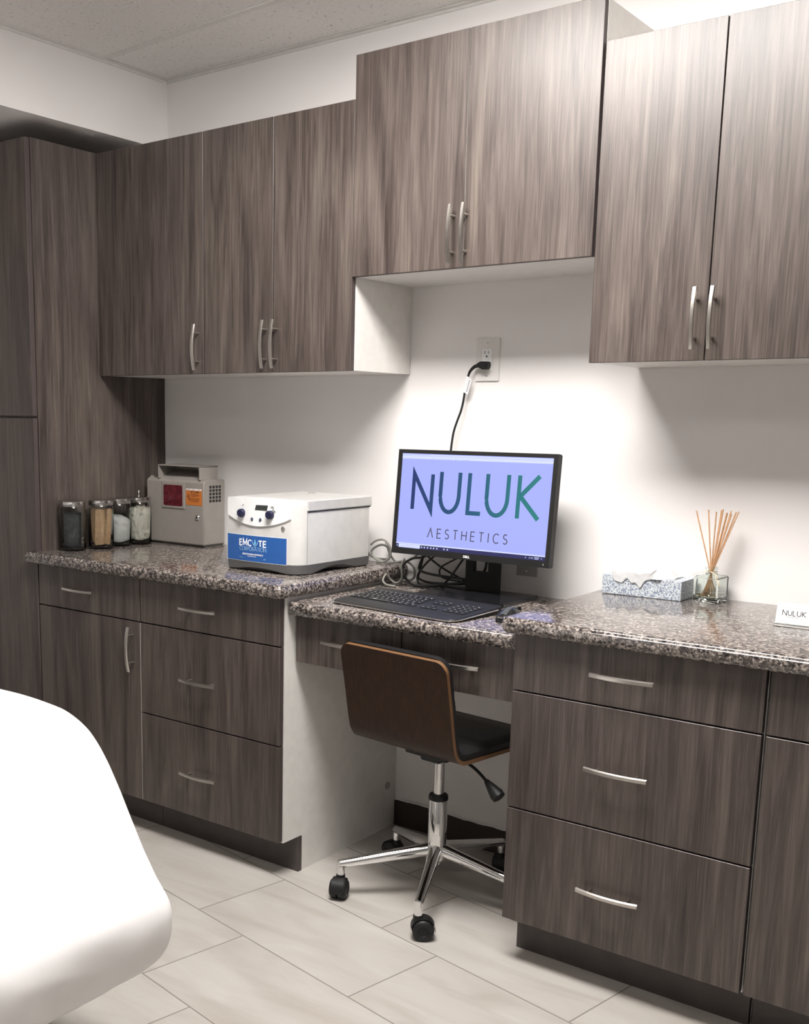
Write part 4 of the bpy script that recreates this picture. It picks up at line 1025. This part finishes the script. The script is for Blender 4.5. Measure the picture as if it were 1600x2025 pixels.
# pull the first points so that the sheet densifies near its ends for the rounded corners
def dens(pr):
    a, b = Vector((0, *pr[0])), Vector((0, *pr[1]))
    return pr
prof2 = [(-.228, .776), (-.2273, .7735), (-.2262, .769), (-.2245, .761), (-.2215, .748)] + prof[2:-1] + [(.200, .4722), (.208, .470), (.213, .4685), (.216, .4675)]
back_shift = lambda pr: [(a + (BK if a < -.09 else 0), b) for a, b in pr]
prof2 = back_shift(prof2)
bm = shell(prof2, .011, hw); bm.transform(MC @ SX); obj('plywood_shell', bm, [WALNUT, PLYEDGE], ch, smooth=True, ang=40)
def offset_prof(pr, d):
    out = []
    for i in range(len(pr)):
        a = Vector(pr[max(i-1, 0)]); b = Vector(pr[min(i+1, len(pr)-1)]); t_ = (b - a).normalized(); nn = Vector((-t_.y, t_.x))
        out.append((pr[i][0] + nn.x * d, pr[i][1] + nn.y * d))
    return out
pc = offset_prof(back_shift([(-.2285, .7790), (-.2262, .769), (-.2245, .761), (-.2215, .748), (-.212, .70), (-.200, .64), (-.189, .58), (-.182, .545), (-.174, .520), (-.160, .500), (-.140, .488), (-.115, .484), (-.05, .482), (.05, .480), (.13, .479), (.185, .4745), (.206, .470)]), .0118)
def cushion(pr, th, hwf):
    P = smooth_pts([(0, a, b) for a, b in pr], 6); n = len(P); bm = bmesh.new(); nx = 20
    L = [0]
    for a, b in zip(P, P[1:]): L.append(L[-1] + (b - a).length)
    A, Bq = [], []
    for i, p in enumerate(P):
        t_ = (P[min(i+1, n-1)] - P[max(i-1, 0)]).normalized(); nn = Vector((0, t_.z, -t_.y)); 
        if nn.z < 0 and nn.y < 0: nn = -nn
        d = min(L[i], L[-1] - L[i]); r = .04; ins = r - math.sqrt(max(0, r*r - (r-d)**2)) if d < r else 0
        hh = hwf - ins; ra, rb = [], []
        for j in range(nx + 1):
            s = -1 + 2 * j / nx; ed = min(1 - abs(s), d / .1) ; pf = math.sqrt(max(0, 1 - (1 - min(1, ed / .14)) ** 2))
            quilt = 1 - .10 * max(0, 1 - abs(((L[i] / .075) % 1) - .5) * 9)
            tt = th * (.62 + .38 * pf) * quilt
            ra.append(bm.verts.new(p + Vector((hh * s, 0, 0)))); rb.append(bm.verts.new(p + Vector((hh * s, 0, 0)) + nn * tt))
        A.append(ra); Bq.append(rb)
    for i in range(n - 1):
        for j in range(nx):
            bm.faces.new((A[i][j], A[i+1][j], A[i+1][j+1], A[i][j+1])); bm.faces.new((Bq[i][j+1], Bq[i+1][j+1], Bq[i+1][j], Bq[i][j]))
        bm.faces.new((A[i][0], Bq[i][0], Bq[i+1][0], A[i+1][0])); bm.faces.new((A[i+1][nx], Bq[i+1][nx], Bq[i][nx], A[i][nx]))
    for j in range(nx):
        bm.faces.new((A[0][j+1], Bq[0][j+1], Bq[0][j], A[0][j])); bm.faces.new((A[-1][j], Bq[-1][j], Bq[-1][j+1], A[-1][j+1]))
    return bm
bm = cushion(pc, .025, hw - .004); bm.transform(MC @ SX @ Matrix.Translation((0, .001, .0))); obj('seat_cushion', bm, LEATHER, ch, smooth=True, ang=60)
# under-seat mechanism
bm = bmesh.new(); box(bm, -.075, .075, -.07, .10, .440, .4665, bev=.006); box(bm, -.035, .035, -.05, .05, .422, .445, bev=.008); box(bm, -.125, -.075, -.060, -.010, .446, .466, bev=.008)
bm.transform(MC); obj('tilt_mechanism', bm, BLACK, ch, smooth=True, ang=30)
bm = bmesh.new(); tube(bm, [(.05, -.005, .447), (.11, -.012, .437), (.15, -.018, .424), (.188, -.026, .405)], .0045, 10, 4); bm.transform(MC)
lv = obj('height_lever', bm, BLACK, ch, smooth=True)
bm = bmesh.new(); a = MC @ Vector((.183, -.025, .408)); b = MC @ Vector((.238, -.036, .374)); d = b - a; lathe(bm, [(0, -.003), (.007, 0), (.0125, .3 * d.length), (.020, .75 * d.length), (.019, .95 * d.length), (.011, d.length), (0, d.length + .001)], a, d, 20, (1, .8)); obj('lever_knob', bm, BLACK, lv, smooth=True)
bm = bmesh.new(); lathe(bm, [(0, .270), (.0155, .270), (.0155, .44), (0, .44)], (CX, CY, 0), n=32); obj('gas_lift', bm, STEEL, ch, smooth=True)
bm = bmesh.new(); lathe(bm, [(0, .150), (.0275, .150), (.0275, .296), (.024, .302), (0, .302)], (CX, CY, 0), n=40); obj('column_sleeve', bm, CHROME, ch, smooth=True)
bm = bmesh.new(); lathe(bm, [(0, .301), (.0285, .301), (.0285, .312), (.026, .316), (.017, .317), (0, .317)], (CX, CY, 0), n=40); obj('column_collar', bm, BLACK, ch, smooth=True)
bm = bmesh.new(); lathe(bm, [(0, .104), (.016, .104), (.017, .112), (.028, .116), (.033, .122), (.033, .158), (.029, .164), (0, .165)], (CX, CY, 0), n=40); obj('hub', bm, CHROME, ch, smooth=True)
R5 = .281; casters = [(-155, 1), (-35, 1), (40, 1), (120, 1), (-100, 1)]
for k in range(5):
    a = math.radians(-139.8 + 72 * k); dx, dy = math.cos(a), math.sin(a)
    bm = bmesh.new(); n = 12; rings = []
    ex, ey = CX + dx * R5, CY + dy * R5
    for i in range(n + 1):
        t_ = i / n; r_ = .022 + (R5 + .006 - .022) * t_; w_ = .0195 - .0070 * t_; hh = .0215 - .0090 * t_; zc = .147 - .047 * t_ 
        c0 = Vector((CX + dx * r_, CY + dy * r_, zc)); sd = Vector((-dy, dx, 0))
        rings.append([bm.verts.new(c0 + sd * math.cos(2*PI*j/16) * w_ * (1.0) + Vector((0, 0, math.sin(2*PI*j/16) * hh))) for j in range(16)])
    for A, Bq in zip(rings, rings[1:]):
        for j in range(16): bm.faces.new((A[j], A[(j+1) % 16], Bq[(j+1) % 16], Bq[j]))
    bm.faces.new(rings[0][::-1]); bm.faces.new(rings[-1])
    lathe(bm, [(0, .068), (.0115, .068), (.0115, .100), (.010, .110), (0, .1105)], (ex, ey, 0), n=20)
    leg = obj('leg', bm, CHROME, ch, smooth=True, ang=50)
    # twin-wheel caster trailing in its own direction
    ca = math.radians([-70, 36, 20, 100, 170][k]); fx, fyv = math.cos(ca), math.sin(ca)
    off = .014; wc = Vector((ex + fx * off, ey + fyv * off, .0302)); ax = Vector((-fyv, fx, 0))
    bm = bmesh.new()
    for s in (-1, 1):
        lathe(bm, [(0, .024), (.013, .0245), (.014, .0265), (.024, .025), (.0295, .020), (.0302, .010), (.0302, .0025), (0, .0025)], wc, ax * s, 36)
    # hood
    for i in range(1):
        m_ = 18; H0, H1 = [], []
        for j in range(m_ + 1):
            an = math.radians(-12 + 204 * j / m_) ; q = Vector((fx, fyv, 0)) * math.cos(an) * .0330 + Vector((0, 0, math.sin(an) * .0330))
            H0.append(bm.verts.new(wc + q - ax * .0185)); H1.append(bm.verts.new(wc + q + ax * .0185))
        for j in range(m_): bm.faces.new((H0[j], H0[j+1], H1[j+1], H1[j]))
    cyl(bm, (ex, ey, .045), (ex, ey, .0690), .0150, .0130, 20)
    obj('caster', bm, BLACK, leg, smooth=True, ang=45)

# ------------------------------------------------------------------ treatment table with a white sheet
tt = thing('treatment_table', 'padded treatment table hidden under a white sheet at the lower left', 'treatment table', (.6, -1.95, 0))
obj('base_frame', B(.15, 1.05, -2.15, -1.75, 0.0, .07, bev=.01), VINYL, tt); obj('lift_column', B(.42, .80, -2.05, -1.85, .07, .55, bev=.01), VINYL, tt)
bm = B(-.55, 1.02, -2.30, -1.56, .56, .69, bev=.03); obj('cushion', bm, VINYL, tt)
bm = bmesh.new()
TY = -1.488; YN = -2.38
prof = [(-.62, .765), (-.2, .765), (.2, .765), (.6, .764), (.95, .763), (1.10, .763), (1.18, .761), (1.25, .753), (1.30, .737), (1.34, .712), (1.385, .664), (1.418, .615), (1.450, .563), (1.478, .520), (1.505, .478), (1.535, .438), (1.566, .400), (1.579, .372), (1.583, .338), (1.577, .296), (1.560, .255), (1.525, .228), (1.48, .216)]
P = smooth_pts([(a, 0, b) for a, b in prof], 6)
nP = len(P); tans = [(P[min(i+1, nP-1)] - P[max(i-1, 0)]).normalized() for i in range(nP)]
nors = [Vector((t_.z, 0, -t_.x)) for t_ in tans]       # inward (down / left)
rings = []
rr = .075; cols = []
for q in range(9): a = PI / 2 * q / 8; cols.append((TY - rr + rr * math.cos(a) , rr - rr * math.sin(a)))   # (y, inset) from the far edge
cols = [(TY - rr + rr * math.sin(PI/2*(1 - q/8)), rr - rr * math.cos(PI/2*(1 - q/8))) for q in range(9)]
ny = 46
for q in range(1, ny + 1): cols.append((TY - rr - (TY - rr - YN) * q / ny, 0))
for q in range(1, 9): cols.append((YN - rr * math.sin(PI/2*q/8), rr - rr * math.cos(PI/2*q/8)))
for (y, ins) in cols:
    row = []
    for i, p in enumerate(P):
        s = i / nP; x = p.x + nors[i].x * ins; z = p.z + nors[i].z * ins
        if s > .86:
            hk = (s - .86) / .14; z += hk * ((y - TY) * .05 + .012 * mnoise.noise(Vector((y * 14, 3.1, 0))) - .008 * abs(mnoise.noise(Vector((y * 30, 1.7, 0))))); x += hk * .012 * mnoise.noise(Vector((y * 18, 7.7, 0)))
        z += 0     # hem a touch lower to the near side
        q = Vector((x, y, z))
        wv = mnoise.noise(Vector((x * 3.2, y * 4.0, z * 3.2))) * .012 + mnoise.noise(Vector((x * 9, y * 11, z * 9))) * .006
        wr = abs(mnoise.noise(Vector((x * 5 + y * 6, y * 3.5 - x * 3, z * 12)))) * .010
        amp = .35 + .65 * min(1, max(0, (s - .55) / .3))
        q -= nors[i] * (wv * amp - wr * amp * .6); row.append(bm.verts.new(q))
    rings.append(row)
for A, Bq in zip(rings, rings[1:]):
    for i in range(nP - 1): bm.faces.new((A[i], A[i+1], Bq[i+1], Bq[i]))
# side skirts dropping from the long edges to hem height, tucked in
for row, sgn in ((rings[0], 1), (rings[-1], -1)):
    prev = row
    for lv_ in range(1, 9):
        f_ = lv_ / 8; new = []
        for i, v in enumerate(row):
            s = i / nP; zh = .255 + .01 * math.sin(v.co.x * 14); zz = v.co.z + (min(zh, v.co.z) - v.co.z) * f_
            new.append(bm.verts.new((v.co.x, v.co.y - sgn * (.035 * f_ * f_) + .006 * math.sin(v.co.x * 22 + 2) * f_, zz)))
        for i in range(nP - 1): bm.faces.new((prev[i], prev[i+1], new[i+1], new[i]))
        prev = new
bmesh.ops.remove_doubles(bm, verts=bm.verts[:], dist=1e-5)
# bottom tuck under the foot end
solo('bed_sheet', bm, SHEET, 'white fitted sheet stretched over the treatment table at lower left', 'sheet', (.6, -1.95, .25), smooth=True, ang=180)
